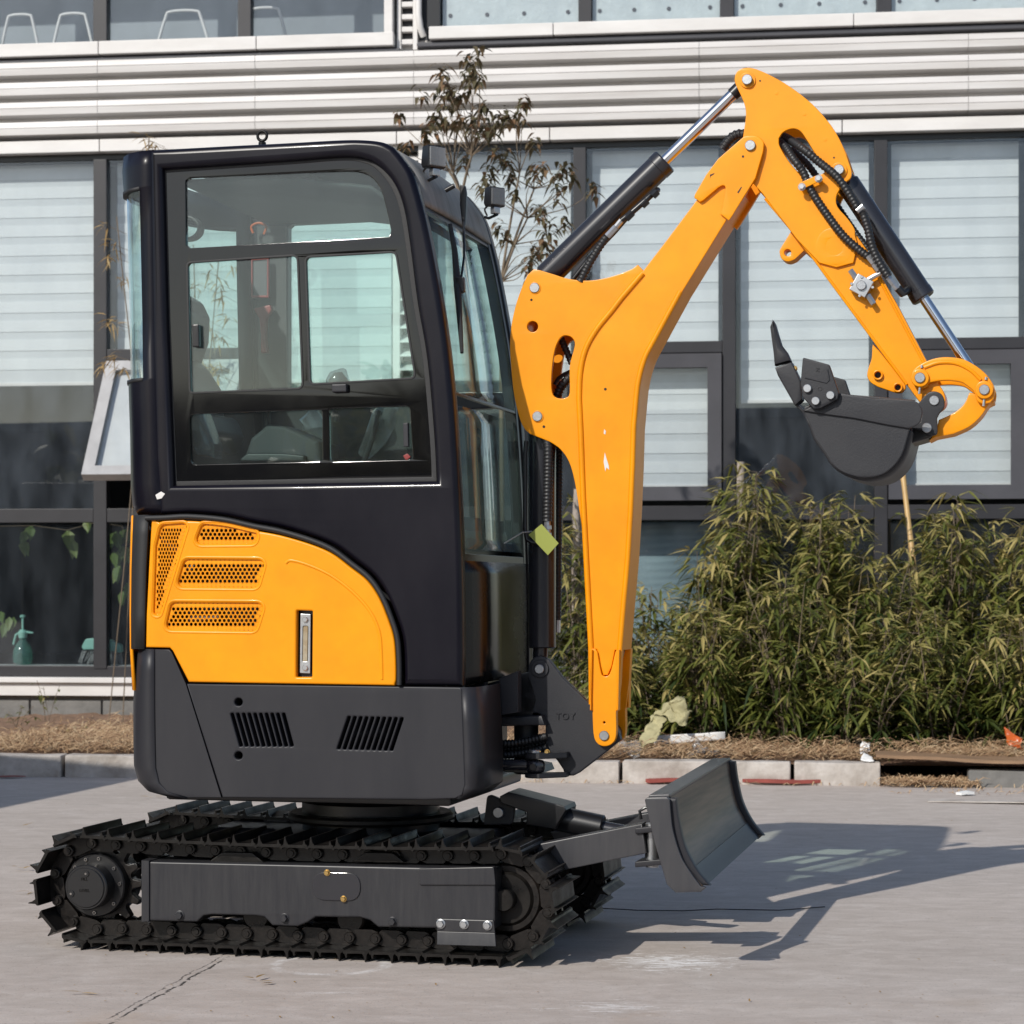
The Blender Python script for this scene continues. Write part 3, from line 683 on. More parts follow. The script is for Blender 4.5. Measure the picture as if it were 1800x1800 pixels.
def track(vb, far):
    """vb: near edge of the shoes"""
    tr = empty('track', ex); tr.location = (0, 0, 0)
    L_ = U1-U0; tot = 2*L_+2*pi*RP; n = round(tot/PIT); st = tot/n
    for k in range(n):
        u, z, a = path((k+.35)*st); t = (cos(a), sin(a)); nn = (-sin(a), cos(a))
        mtx = Matrix(((t[0], 0, nn[0], u), (0, 1, 0, vb), (t[1], 0, nn[1], z), (0, 0, 0, 1)))
        for nm, me in (('track_shoe', SHOE), ('track_link', LINK)):
            o = bpy.data.objects.new(nm, me); COL.objects.link(o); o.parent = tr; o.matrix_local = mtx
    # sprocket with its motor, idler, rollers
    tothed('sprocket', U0, vb+.105, vb+.135, .128, .100, 15, 'link', tr)
    def ax(name, u, z, r, a, b, m, n=36, bev=.1): return cyl(name, (u, vb+a, z), (u, vb+b, z), r, m, tr, n, bev)
    ax('sprocket_hub', U0, ZA, .090, .075, .20, 'black', 48, .04)
    if not far:
        ax('motor_housing', U0-.004, ZA, .064, .024, .08, 'black', 48, .05); ax('motor_cap', U0-.004, ZA, .056, .020, .03, 'black', 48, .03)
        for a in (80, 40, 5, -40, -90, -140, 140, 110):
            c = (U0+.077*cos(radians(a)), vb+.075, ZA+.077*sin(radians(a))); cyl('hub_screw', c, (c[0], c[1]-.005, c[2]), .0052, 'worn', tr, 12); cyl('screw_socket', (c[0], c[1]-.0051, c[2]), (c[0], c[1]-.006, c[2]), .0032, 'black', tr, 6)
        for a, q in ((80, .04), (205, .042)):
            c = (U0-.008+q*cos(radians(a)), vb+.020, ZA+q*sin(radians(a))); cyl('drain_plug', c, (c[0], c[1]-.003, c[2]), .0095, 'black', tr, 16); cyl('plug_socket', (c[0], c[1]-.0031, c[2]), (c[0], c[1]-.004, c[2]), .0035, 'worn', tr, 6)
        for py, tx in ((1550, 'FILL'), (1570, 'LEVEL')):
            cu = bpy.data.curves.new('cast_text', 'FONT'); cu.body = tx; cu.size = .012; cu.extrude = .0012; cu.align_x = 'CENTER'
            ob = bpy.data.objects.new('tmp', cu); COL.objects.link(ob); me = bpy.data.meshes.new_from_object(ob.evaluated_get(bpy.context.evaluated_depsgraph_get())); bpy.data.objects.remove(ob)
            me.transform(Matrix.Translation((U0-.006, vb+.0195, T(160, py, 0).z)) @ Matrix.Rotation(pi/2, 4, 'X')); link('cast_text', me, 'steel', tr, 0)
    ax('idler', U1, ZA, .096, .096, .165, 'link', 44, .08); ax('idler_rim', U1, ZA, .078, .088, .175, 'steel', 40, .15); ax('idler_hub', U1, ZA, .03, .05, .20, 'steel', 24)
    for f in (.17, .40, .63, .86): ax('track_roller', U0+L_*f, ZA-.071, .040, .085, .17, 'link', 24, .12)
    for f in (.36, .70): ax('carrier_roller', U0+L_*f, ZA+.074, .028, .10, .16, 'link', 20)
    return tr
tn = track(0, False); V2 = .665; tf = track(V2, True)
# near track frame: side box with cut-outs below
def frame_parts(tr, va, vb_, full):
    pts = [(250, 1513), (262, 1514), (868, 1527), (871, 1534), (870, 1632), (768, 1632), (664, 1630), (650, 1618), (632, 1613), (600, 1613), (555, 1612), (540, 1622), (523, 1629), (478, 1627), (464, 1612), (450, 1610), (372, 1608), (358, 1610), (346, 1621), (262, 1619), (250, 1620)]
    pf = plate('track_frame', pts, va, vb_, 'frame', tr, bevel=.006, res=2)
    if not full: return pf
    plate('end_plate', [(248, 1512), (262, 1513), (262, 1620), (248, 1621)], va-.006, vb_, 'frame', tr, bevel=.003)
    plate('cover_plate', fil([(735, 1527, 3), (868, 1524, 3), (871, 1556, 3), (737, 1556, 3)]), va-.006, va+.02, 'frame', tr, bevel=.002)
    plate('oval_cover', fil([(549, 1533, 24), (633, 1535, 24), (633, 1584, 24), (549, 1582, 24)], 8), va-.004, va+.004, 'barrel', tr, bevel=.001)
    for x, y in ((575, 1534), (604, 1580)): bolt('bolt', x, y, va-.004, 4.5, 'brass', tr, .008)
    for x, y in ((316, 1609), (500, 1614), (690, 1620)): bolt('bolt', x, y, va, 6.5, 'frame', tr, .012)
    gp = [(766, 1614), (868, 1617), (870, 1642), (768, 1640)]
    plate('guard_plate', fil([(766, 1615, 3), (868, 1618, 3), (870, 1640), (768, 1637)]), va-.008, va+.0, 'frame', tr, bevel=.002)
    a, b, c, d = T(768, 1637, va-.008), T(870, 1640, va-.008), T(872, 1664, va-.014), T(768, 1661, va-.014)
    hexa('guard_lip', [a, b, c, d]+[p+Vector((0, .008, .001)) for p in (a, b, c, d)], 'frame', tr, .002)
    for x, y in ((775, 1624), (816, 1625), (857, 1627)): bolt('bolt', x, y, va-.008, 6.5, 'zinc', tr, .011)
frame_parts(tn, .020, .19, True)
frame_parts(tf, .020, .19, False).data.transform(Matrix.Translation((0, V2+.03, 0)))
for x0, x1 in ((366, 465), (618, 712)):
    a = [T(x0, 1515, .05), T(x1, 1517, .05), T(x1-22, 1499, .05), T(x0+24, 1498, .05)]
    hexa('top_bracket', a+[p+Vector((0, .13, 0)) for p in a], 'steel', tn, .004)
# undercarriage between the tracks
uc = empty('undercarriage', ex)
zt = .335
box('cross_frame', (U0+.18, .20, .16), (U1-.16, .72, .30), 'cast', uc, .015)
cyl('slew_ring', T(652, 1462, .45)+Vector((0, 0, 0)), T(652, 1400, .45), .20, 'black', uc, 48, .06)
cyl('slew_gear', T(652, 1440, .45), T(652, 1425, .45), .24, 'steel', uc, 60, .04)
for va_, s in ((.20, 1), (.70, -1)):
    a = [(U0+.30, va_, .30), (U0+.62, va_, .30), (U0+.55, va_+s*.06, .37), (U0+.36, va_+s*.06, .37)]
    hexa('leg_web', [(U0+.28, va_-.03, .16), (U0+.5, va_-.03, .16), (U0+.5, va_-.03, .31), (U0+.28, va_-.03, .31), (U0+.3, va_+.05, .16), (U0+.48, va_+.05, .16), (U0+.48, va_+.05, .33), (U0+.3, va_+.05, .33)], 'cast', uc, .01)

# ------------------------------------------------------------------ dozer blade
bl = empty('dozer_blade', ex)
ARM = [(905, 1492), (1128, 1448), (1136, 1500), (965, 1535), (930, 1540)]
plate('blade_arm', ARM, .20, .27, 'bladegrey', bl, bevel=.004)
p = plate('blade_arm', ARM, .20, .27, 'bladegrey', bl, bevel=.004); p.data.transform(Matrix.Translation((0, .43, 0)))
v0b = -.02; v1b = v0b+1.12
EPo = [(1133, 1406), (1137, 1402), (1172, 1401), (1177, 1405)] + cr([(1178, 1420), (1183, 1460), (1197, 1505), (1215, 1535), (1232, 1558)], 5) + [(1241, 1560), (1232, 1568), (1217, 1568), (1187, 1569), (1172, 1555), (1150, 1480)]
plate('end_plate', EPo, v0b, v0b+.016, 'bladegrey', bl, bevel=.003)
e2 = plate('end_plate', EPo, v0b, v0b+.016, 'bladegrey', bl, bevel=.003); e2.data.transform(Matrix.Translation((0, 1.104, 0)))
EPr = cr([(1177, 1404), (1184, 1415), (1190, 1445), (1201, 1490), (1219, 1525), (1243, 1556)], 6)
# near and far bent flanges along the curved edge
def strip(name, pts, thick, va, vb_, m, par, bev=.003):
    q = uz(pts, v0b+.02); inner = []
    for i, (x, z) in enumerate(q):
        a = Vector(q[max(i-1, 0)]); b = Vector(q[min(i+1, len(q)-1)]); d = (b-a).normalized(); inner.append((x-abs(d.y)*thick, z-(-d.x if d.y > 0 else d.x)*thick*0 - thick*.0))
    return plate_uz(name, q+inner[::-1], va, vb_, m, par, bevel=bev)
FACE = cr([(1176, 1403), (1181, 1440), (1192, 1487), (1212, 1527), (1236, 1557)], 6)
strip('moldboard', FACE, .010, v0b+.016, v1b-.016, 'bladeface', bl, .002)
for va_ in (v0b+.0165, v1b-.046): strip('edge_flange', [(x+13, y) for x, y in FACE], .036, va_, va_+.030, 'grey', bl, .006)
EDGE = FACE[-7:]
strip('cutting_edge', [(x+3, y+2) for x, y in EDGE[:]], .014, v0b+.047, v1b-.047, 'frame', bl, .002)
hexa('top_rail', [T(1140, 1404, v0b+.02)+Vector((0, 0, .0)), T(1177, 1403, v0b+.02), T(1177, 1403, v0b+.02)+Vector((0, 0, .010)), T(1140, 1404, v0b+.02)+Vector((0, 0, .010))] +
     [q+Vector((0, 1.08, 0)) for q in (T(1140, 1404, v0b+.02), T(1177, 1403, v0b+.02), T(1177, 1403, v0b+.02)+Vector((0, 0, .010)), T(1140, 1404, v0b+.02)+Vector((0, 0, .010)))], 'bladegrey', bl, .003)
plate('back_rib', [(1140, 1440), (1180, 1440), (1200, 1520), (1172, 1530)], .16, .19, 'frame', bl); q = plate('back_rib', [(1140, 1440), (1180, 1440), (1200, 1520), (1172, 1530)], .16, .19, 'frame', bl); q.data.transform(Matrix.Translation((0, .58, 0)))
for dv in (0, .43):
    for y0, y1 in ((1454, 1464), (1513, 1523)):
        a = [T(1116, y0+2, .19), T(1180, y0-4, .19), T(1180, y1-4, .19), T(1116, y1+2, .19)]
        hexa('hinge_plate', [q+Vector((0, dv, 0)) for q in a]+[q+Vector((0, dv+.10, 0)) for q in a], 'grey', bl, .003)
    c0, c1 = T(1146, 1447, .235)+Vector((0, dv, 0)), T(1146, 1524, .235)+Vector((0, dv, 0)); cyl('hinge_pin', c0, c1, .019, 'pin', bl)
    h = T(1127, 1440, .23)+Vector((0, dv, 0)); tube('pin_handle', [h+Vector((0, 0, 0)), h+Vector((-.004, 0, .022)), h+Vector((.012, 0, .032)), h+Vector((.03, 0, .028)), h+Vector((.032, 0, -.005))], .0045, 'black', bl, 8)
for o_ in bl.children:
    if o_.name.split('.')[0] in ('end_plate', 'moldboard', 'edge_flange', 'cutting_edge', 'top_rail'): o_.data.transform(Matrix(((1, 0, 0, 0), (0, 1, 0, 0), (0, .016, 1, 0), (0, 0, 0, 1))))
cyl('blade_cylinder', T(975, 1437, .45), T(1060, 1455, .45), .036, 'black', bl, 28); cyl('blade_rod', T(1058, 1455, .45), T(1138, 1470, .45), .020, 'barrel', bl)
GC = [(878, 1400), (893, 1392), (992, 1417), (995, 1424), (974, 1458), (925, 1450), (925, 1428), (880, 1412)]
plate('cylinder_guard', GC, .38, .52, 'black', bl, bevel=.004)
plate('lift_lug', fil([(856, 1395, 8), (905, 1415, 10), (900, 1450, 8), (850, 1450)]), .40, .42, 'cast', bl); pin('lift_pin', 877, 1428, .398, 9, 'pin', bl)

# ------------------------------------------------------------------ upper body: counterweight, side panel, engine cover
V0 = .03
hs = empty('upper_body', ex)
sl1 = [[(407+i*9.7, 1254), (414+i*9.7, 1253), (430.5+i*9.0, 1312), (424+i*9.0, 1313)] for i in range(10)]
sl1 = [fil([(404.5+i*10.05, 1254, 2), (410+i*10.05, 1253, 2), (427+i*9.9, 1311, 2), (421+i*9.9, 1313, 2)], 2) for i in range(10)]
sl2 = [fil([(611+i*10.3, 1259+i*.25, 2), (617+i*10.3, 1259+i*.25, 2), (597.5+i*10.3, 1317+i*.3, 2), (591.5+i*10.3, 1317+i*.3, 2)], 2) for i in range(10)]
PANEL = [(328, 1202), (808, 1208), (812, 1212)] + [(818, 1380), (812, 1398), (800, 1404), (745, 1406), (391, 1402)]
plate('side_panel', PANEL, V0, V0+.05, 'grey', hs, [circ(419, 1234, 7), circ(419, 1328, 7)]+sl1+sl2, .004, res=2)
# rounded front corner of the panel, and front wall
rowsY = [1208, 1270, 1340, 1385, 1404]
rows = []
for k, y in enumerate(rowsY):
    x = [808, 811, 814, 815, 803][k]; b = T(x, y, V0+.004); ins = [0, 0, 0, .004, .03][k]
    rows.append([b, b+Vector((.022-ins*.3, .004, 0)), b+Vector((.038-ins*.5, .018, 0)), b+Vector((.045-ins*.6, .05, 0)), b+Vector((.045-ins*.6, .25, 0))])
grid('corner_panel', rows, 'grey', hs, .006)
plate('panel_backing', [(300, 1212), (800, 1215), (800, 1396), (400, 1394)], V0+.09, V0+.12, 'black', hs, bevel=0)
cyl('hydraulic_pump', T(640, 1300, .14), T(700, 1295, .14), .03, 'pin', hs)
def rounded_rear(name, rowspec, m, thick=.007, vfar=.86, vs=.21, skip=None, only=None, vo=0, xo=0):
    """rows of (y, near x, silhouette x): the body wraps round its rear corner"""
    rows = []
    for y, xn, xs in rowspec:
        a = T(xn+xo, y, V0+vo); s = T(xs+12.5, y, vs); s.z = a.z; w = s.x-a.x; pts = []
        for f in (0, .2, .4, .6, .8, 1.0):
            an = f*pi/2; pts.append(Vector((a.x+w*sin(an), V0+vo+(vs-V0-vo)*(1-cos(an)), a.z)))
        pts += [Vector((q.x, vfar+V0-q.y, q.z)) for q in pts[::-1]]; rows.append(pts)
    return grid(name, rows, m, hs, thick, 50, skip, only)
CWr = [(1141, 272, 248), (1180, 272, 243), (1240, 272, 239), (1310, 273, 239), (1350, 274, 240), (1376, 280, 247), (1392, 294, 262), (1402, 330, 300)]
rounded_rear('counterweight_rear', CWr, 'grey', .01)
plate('counterweight', [(272, 1141), (297, 1142), (302, 1147), (327, 1203), (389, 1402), (330, 1402), (294, 1392), (280, 1376), (274, 1350), (273, 1310), (272, 1240)], V0, V0+.06, 'grey', hs, bevel=.0025)
box('base_deck', (T(300, 1400, .1).x, .06, .42), (T(800, 1400, .1).x, .86, .46), 'black', hs, .01)
HDr = [(905, 262, 236), (940, 260, 235), (1000, 257, 234), (1080, 255, 234), (1141, 254, 235), (1215, 262, 238)]
rounded_rear('rear_hood', HDr, 'yellow', .008, only=lambda i, j: j >= 2)
rounded_rear('hood_seal', HDr[:-1], 'rubber', .006, only=lambda i, j: j <= 1)
# engine cover: outline follows the cab skirt
SK = cr([(247, 905), (290, 904), (332, 902), (394, 907), (449, 919), (496, 928), (550, 944), (589, 961), (624, 987), (655, 1012), (678, 1045), (696, 1088), (706, 1123), (709, 1169), (709, 1204)], 4)
def inset(pts, d):
    out = []
    for i, p in enumerate(pts):
        a = Vector(pts[max(i-1, 0)]); b = Vector(pts[min(i+1, len(pts)-1)]); t = (b-a).normalized(); out.append((p[0]-t.y*d, p[1]+t.x*d))
    return out
COV = [p for p in inset(SK, 13) if p[0] > 268]
cov = [(266, 912)] + COV[1:-1] + [(693, 1205), (331, 1199), (303, 1144), (298, 1139), (256, 1138), (257, 1080), (262, 980)]
g1 = fil([(285, 926, 9), (325, 924, 4), (320, 938, 4), (277, 1078, 2), (273, 1076, 2), (277, 960)])
def grille(q, r=7): return fil([(x, y, r) for x, y in q])
g2 = grille([(357, 925), (400, 926), (448, 938), (446, 952), (346, 953)]); g3 = grille([(326, 987), (461, 988), (449, 1029), (314, 1028)]); g4 = grille([(303, 1063), (459, 1064), (446, 1105), (294, 1103)])
GR = [g1, g2, g3, g4]
gsl = [(521, 1073), (549, 1074), (548, 1190), (520, 1190)]
def scale_poly(pts, d):
    N = len(pts); ar = sum(pts[i-1][0]*pts[i][1]-pts[i][0]*pts[i-1][1] for i in range(N)); sg = 1 if ar > 0 else -1; out = []
    for i in range(N):
        a, c, b = Vector(pts[i-1]), Vector(pts[i]), Vector(pts[(i+1) % N])
        t1, t2 = (c-a), (b-c)
        if t1.length < 1e-6: t1 = t2
        if t2.length < 1e-6: t2 = t1
        t1, t2 = t1.normalized(), t2.normalized(); n = Vector((t1.y+t2.y, -(t1.x+t2.x)))
        if n.length < 1e-6: n = Vector((t1.y, -t1.x))
        n.normalize(); k = min(1/max(.35, n.dot(Vector((t1.y, -t1.x)))), 1.6); q = c+n*d*sg*k; out.append((q.x, q.y))
    return out
plate('engine_cover', cov, V0-.004, V0+.02, 'yellow', hs, [scale_poly(g, 3.5) for g in GR]+[fil([(*p, 2) for p in gsl])], .006, res=3)
def inside(p, poly):
    x, y = p; c = False; n = len(poly)
    for i in range(n):
        x1, y1 = poly[i]; x2, y2 = poly[(i+1) % n]
        if (y1 > y) != (y2 > y) and x < (x2-x1)*(y-y1)/(y2-y1)+x1: c = not c
    return c
def honeycomb(name, g, hx, hy, r, vv, m, par):
    """perforated sheet: one ring of faces per hole"""
    bm = bmesh.new(); big = scale_poly(g, 6); row = 0; y = min(p[1] for p in big)
    c0 = T(hx, 0, vv)-T(0, 0, vv); k = c0.x/hx; cache = {}
    def V(u, z, v):
        key = (round(u, 5), round(z, 5), round(v, 4))
        if key not in cache: cache[key] = bm.verts.new((u, v, z))
        return cache[key]
    while y < max(p[1] for p in big):
        x = min(p[0] for p in big)+(hx/2 if row % 2 else 0)
        while x < max(p[0] for p in big):
            if inside((x, y), big):
                c = T(x, y, vv); hole = inside((x, y), scale_poly(g, -1.5)); O, I, J = [], [], []
                for q in range(6):
                    an = pi/6+q*pi/3; ca, sa = cos(an), sin(an); O.append(V(c.x+ca*hx*k*.5774, c.z+sa*hy*k*.6667, vv)); 
                    if hole: I.append(V(c.x+ca*r*k*hx/7.75, c.z+sa*r*k, vv)); J.append(V(c.x+ca*r*k*hx/7.75, c.z+sa*r*k, vv+.004))
                try:
                    if hole:
                        for q in range(6): bm.faces.new((O[q], O[(q+1) % 6], I[(q+1) % 6], I[q])); bm.faces.new((I[q], I[(q+1) % 6], J[(q+1) % 6], J[q]))
                    else: bm.faces.new(O)
                except ValueError: pass
            x += hx
        y += hy; row += 1
    return from_bm(name, bm, m, par, 0)
for gi, g in enumerate(GR):
    hx = 5.0 if gi == 0 else 7.75
    honeycomb('vent_grille', g, hx, 6.75, 3.0, V0+.004, 'yellow', hs)
    # pressed frame round each opening
    ring = [T(x, y, V0-.003) for x, y in scale_poly(g, 8)]; ring.append(ring[0]); ring.append(ring[1])
    tube('pressed_rim', [(p.x, V0-.0005, p.z) for p in ring], .005, 'yellow', hs, 8, 60)
tube('pressed_rib', [(q.x, V0-.001, q.z) for q in [T(x, y, V0) for x, y in cr([(503, 990), (512, 985), (540, 992), (580, 1010), (618, 1038), (650, 1073), (667, 1110), (671, 1150), (672, 1194)], 5)]], .006, 'yellow', hs, 8, 60)
box('body_core', (T(300, 1000, .2).x, .24, .46), (T(795, 1000, .2).x, .84, T(300, 925, .2).z), 'black', hs, .02)
plate('engine_bay', [(262, 915), (600, 960), (740, 1060), (740, 1196), (300, 1190), (262, 1130)], V0+.16, V0+.18, 'black', hs, bevel=0)
cyl('muffler', T(335, 1088, V0+.10), T(392, 1086, V0+.10), .028, 'worn', hs); cyl('air_filter', T(330, 1000, V0+.12), T(350, 1001, V0+.12), .025, 'grey', hs)
tube('cab_seal', [(q.x, V0-.006, q.z) for q in [T(x, y, V0) for x, y in inset(SK, 6)][1:]], .0075, 'rubber', hs, 8, 60)
plate('gauge_recess', [(518, 1070), (552, 1070), (552, 1194), (518, 1194)], V0+.022, V0+.03, 'black', hs, bevel=0)
plate('level_gauge', fil([(528, 1079, 1), (546, 1080, 1), (545, 1184, 1), (527, 1183, 1)], 1), V0+.010, V0+.016, 'zinc', hs, [fil([(532, 1100, 3), (542, 1100, 3), (541, 1163, 3), (531, 1163, 3)], 3)], .001)
plate('sight_tube', [(533, 1100), (541, 1100), (540, 1163), (532, 1163)], V0+.013, V0+.015, mat('gauge_fluid', (.42, .38, .29), .2, col2=(.25, .17, .08), vs=30), hs, bevel=0)
for y in (1089, 1174): bolt('gauge_bolt', 537, y, V0+.010, 5, 'zinc', hs, .006, False)

# ------------------------------------------------------------------ cab
cab = empty('cab', ex)
CON = cr([(690, 258), (706, 277), (723, 303), (733, 333), (747, 387), (763, 467), (780, 567), (792, 667), (800, 767), (806, 880), (810, 985), (812, 1100), (812, 1206)], 5)   # front edge of the near pillar
OUT = [(262, 264), (268, 262)] + cr([(283, 261.5), (400, 255), (500, 250), (600, 244.5), (645, 245), (672, 249), (690, 258)], 4)[:-1] + CON + [(709, 1205)] + SK[::-1][1:-8] + [(280, 904), (272, 800), (267, 600)]
DO = [(285, 297)] + cr([(520, 281), (600, 275), (640, 279), (667, 293), (693, 325), (709, 367), (720, 433), (733, 533), (750, 633), (762, 767), (766, 845)], 4) + [(535, 849), (304, 853), (292, 560)]
side = plate('side_frame', OUT, V0, V0+.055, 'navy', cab, [DO], .017, res=4)
plate('door_seal', scale_poly(DO, 2), V0+.020, V0+.030, 'rubber', cab, [scale_poly(DO, -7)], .002)
W1 = fil([(325, 306, 10), (560, 299), (620, 300), (660, 314), (676, 345), (688, 414, 8), (326, 435, 8)]) ; W1 = [(326, 318), (334, 312)] + cr([(560, 302), (622, 301), (652, 311), (670, 335), (680, 372), (687, 405)], 4) + [(684, 416), (333, 436), (327, 430)]
W2 = fil([(329, 462, 8), (522, 449, 10), (531, 682, 10), (334, 690, 6)]); W3 = fil([(537, 452, 9), (695, 443, 11), (729, 664, 9), (545, 675, 9)])
W4 = fil([(333, 728, 10), (566, 720, 6), (567, 811, 6), (336, 817, 10)]); W5 = fil([(578, 718, 7), (720, 714, 8), (726, 808, 8), (580, 812, 8)])
dr = plate('cab_door', scale_poly(DO, -5), V0+.022, V0+.040, 'frit', ex, [W1, W2, W3, W4, W5], .002)
for wn in (W1, W2, W3, W4, W5):
    plate('door_pane', scale_poly(wn, 1.5), V0+.028, V0+.032, 'cabglass', dr, bevel=0)
for wn in (W2, W3): plate('pane_gasket', scale_poly(wn, 2.5), V0+.0195, V0+.024, 'rubber', dr, [scale_poly(wn, -1)], .001, res=1)
plate('sliding_grip', fil([(337, 570, 2), (349, 570, 2), (350, 610, 2), (338, 610, 2)]), V0+.010, V0+.027, 'black', dr)
plate('door_latch', fil([(582, 675, 3), (609, 674, 3), (609, 689, 3), (583, 690, 3)]), V0+.004, V0+.024, 'grey', dr, bevel=.004)
plate('lower_grip', fil([(708, 744, 1), (717, 743, 1), (718, 785, 1), (709, 785, 1)]), V0+.012, V0+.026, 'grey', dr, bevel=.002)
plate('red_reflector', fil([(708, 801, 2), (716, 797, 2), (722, 803, 2), (714, 810, 2)]), V0+.024, V0+.027, 'red', dr, bevel=.001)
plate('paint_chip', [(273, 870), (283, 864), (290, 868), (284, 876), (276, 878)], V0-.0012, V0+.003, 'white', cab, bevel=.0004)
# roof, front brow, windscreen: the same contour carried across the cab
VF = .80
rf = cr([(283, 261.5), (400, 255), (500, 250), (600, 244.5), (645, 245), (672, 249), (690, 258)], 4)[:-1]
def across(name, pts, va, vb_, m, n, thick, dz=0, du=0, crown=0):
    rows = []
    for px, py in pts:
        a = T(px, py, V0); rows.append([Vector((a.x+du+crown*sin(pi*k/n)*.4, va+(vb_-va)*k/n, a.z+dz+crown*sin(pi*k/n))) for k in range(n+1)])
    return grid(name, rows, m, cab, thick, 50)
M['dustbrow'] = mat('dusty_roof_paint', (.17, .168, .16), .7, col2=(.26, .255, .24), vs=6, stretch=(1, 6, 1))
across('roof', rf, V0+.045, VF-.0, 'navy', 6, .02, -.014)
brow = [p for p in CON if p[1] < 352]; brow = [(690, 258)]+brow
across('roof_brow', brow, V0+.05, VF-.004, 'dustbrow', 8, .012, -.004, -.006, .006)
WS = [p for p in CON if 345 < p[1] < 690]; LG = [p for p in CON if 688 < p[1] < 984]; LP = [p for p in CON if 984 < p[1]]
across('windscreen', WS, V0+.06, VF-.03, 'frontglass', 1, .005, 0, -.012)
across('lower_windscreen', LG, V0+.06, VF-.03, 'frontglass', 1, .005, 0, -.016)
across('front_panel', LP, V0+.050, VF+.012, 'panel', 1, .012, 0, -.012)
def bar(name, pts, va, vb_, m, w, t=.016, du=-.012):
    """frame strip along the front contour"""
    q = [T(x, y, V0) for x, y in pts]; return plate_uz(name, [(p.x+du+t, p.z) for p in q]+[(p.x+du-w, p.z) for p in q][::-1], va, vb_, m, cab, bevel=.003)
bar('near_screen_rail', [p for p in CON if 345 < p[1] < 990], V0+.056, V0+.080, 'black', .02, .004)
bar('far_screen_rail', [p for p in CON if 345 < p[1]], VF-.028, VF, 'black', .03, .006)
def rail(name, y0, y1, m='black', t=.010):
    p = [q for q in CON if abs(q[1]-(y0+y1)/2) < 60]; a, b = min(CON, key=lambda q: abs(q[1]-y0)), min(CON, key=lambda q: abs(q[1]-y1))
    def at(y):
        for s, e in zip(CON, CON[1:]):
            if s[1] <= y <= e[1]: return s[0]+(e[0]-s[0])*(y-s[1])/(e[1]-s[1])
    A, Bq = T(at(y0), y0, V0), T(at(y1), y1, V0); d = Vector((.010, 0, 0)); e = Vector((t, 0, 0))
    near = [A-e, A, Bq, Bq-e]; near = [q+Vector((-.008, .060, 0)) for q in near]
    return hexa(name, near+[q+Vector((0, VF-.10, 0)) for q in near], m, cab, .002)
rail('header_rail', 342, 362, 'black', .018); rail('screen_divider', 684, 690); rail('lower_rail', 972, 990)
# far side of the cab: posts, window openings
FO = []
for px, py in OUT: a = T(px, py, V0); FO.append((a.x, a.z))
def far(pts): return uz(pts, VF)
farH = [fil([(338, 400), (356, 396, 5), (417, 398, 8), (419, 676), (419, 690), (338, 690)])]
FW1 = [(506, 400), (512, 394), (700, 385), (800, 392), (842, 402), (866, 533), (879, 621), (886, 688), (512, 692), (506, 686)]
FW2 = [(800, 722), (888, 716), (898, 800), (903, 955), (812, 955)]
fh = [far(FW1), far(FW2)]
plate_uz('far_frame', [(x, z) for x, z in FO], VF, VF+.04, 'navy', cab, fh, .006)
for q in (FW1, FW2): plate('far_pane', scale_poly(q, 2), VF+.018, VF+.022, 'cabglass', cab, bevel=0)
# rear corner with its wrap-round quarter window
RR = [(264, 262, 219), (290, 262, 216), (326, 262, 219), (330, 262, 220), (450, 264, 223), (560, 266, 226), (664, 268, 227), (670, 268, 228), (760, 270, 231), (850, 273, 232), (885, 276, 235), (902, 284, 245)]
old = hs; hs = cab
rounded_rear('rear_corner', RR, 'navy', .012, VF, .22, skip=lambda i, j: 3 <= i <= 5 and 1 <= j <= 9, vo=.010, xo=10)
rounded_rear('quarter_window', [(y, a+1, b+3) for y, a, b in RR[3:7]], 'cabglass', .005, VF, .22, only=lambda i, j: 1 <= j <= 9, vo=.010, xo=10)
for k_ in (0, 1):
    y = (329, 666)[k_]; rounded_rear('window_seal', [(y-3, 263+4*k_, 219+8*k_-1), (y+3, 263+4*k_, 219+8*k_-1)], 'rubber', .014, VF, .22, only=lambda i, j: 1 <= j <= 9, vo=.010, xo=10)
hs = old
# headlining and floor
across('headlining', [(300, 290), (500, 285), (640, 300), (700, 345)], V0+.06, VF-.01, 'interior', 2, .012, -.035)
box('dome_lamp', T(500, 312, .40)+Vector((0, -.05, -.012)), T(555, 312, .40)+Vector((0, .06, .012)), 'white', cab, .006)
box('cab_floor', (T(300, 840, .1).x, .07, T(300, 850, .1).z-.13), (T(790, 840, .1).x-.02, VF-.01, T(300, 850, .1).z-.09), 'darkint', cab, .004)
plate('far_lining', [(460, 700), (790, 700), (800, 880), (460, 860)], VF-.012, VF-.002, 'darkint', cab, bevel=0)
plate('far_post_lining', [(452, 397), (502, 397), (504, 692), (455, 692)], VF-.012, VF-.002, 'interior', cab, bevel=0)
st = plate('seat_back', fil([(330, 540), (340, 522), (362, 535, 14), (374, 560, 10), (372, 605), (360, 640), (372, 652, 8), (398, 692), (398, 745), (330, 745)]), .58, .26, 'seat', cab, bevel=.03, res=3)
plate('seat_cushion', fil([(330, 745), (420, 735, 14), (435, 770, 12), (420, 800), (330, 800)]), .60, .25, 'seat', cab, bevel=.03, res=3)
plate('seat_wrap', fil([(332, 700), (352, 725, 10), (372, 780, 10), (372, 805), (340, 800), (330, 760)]), .14, .24, 'plasticwrap', cab, bevel=.02, res=2)
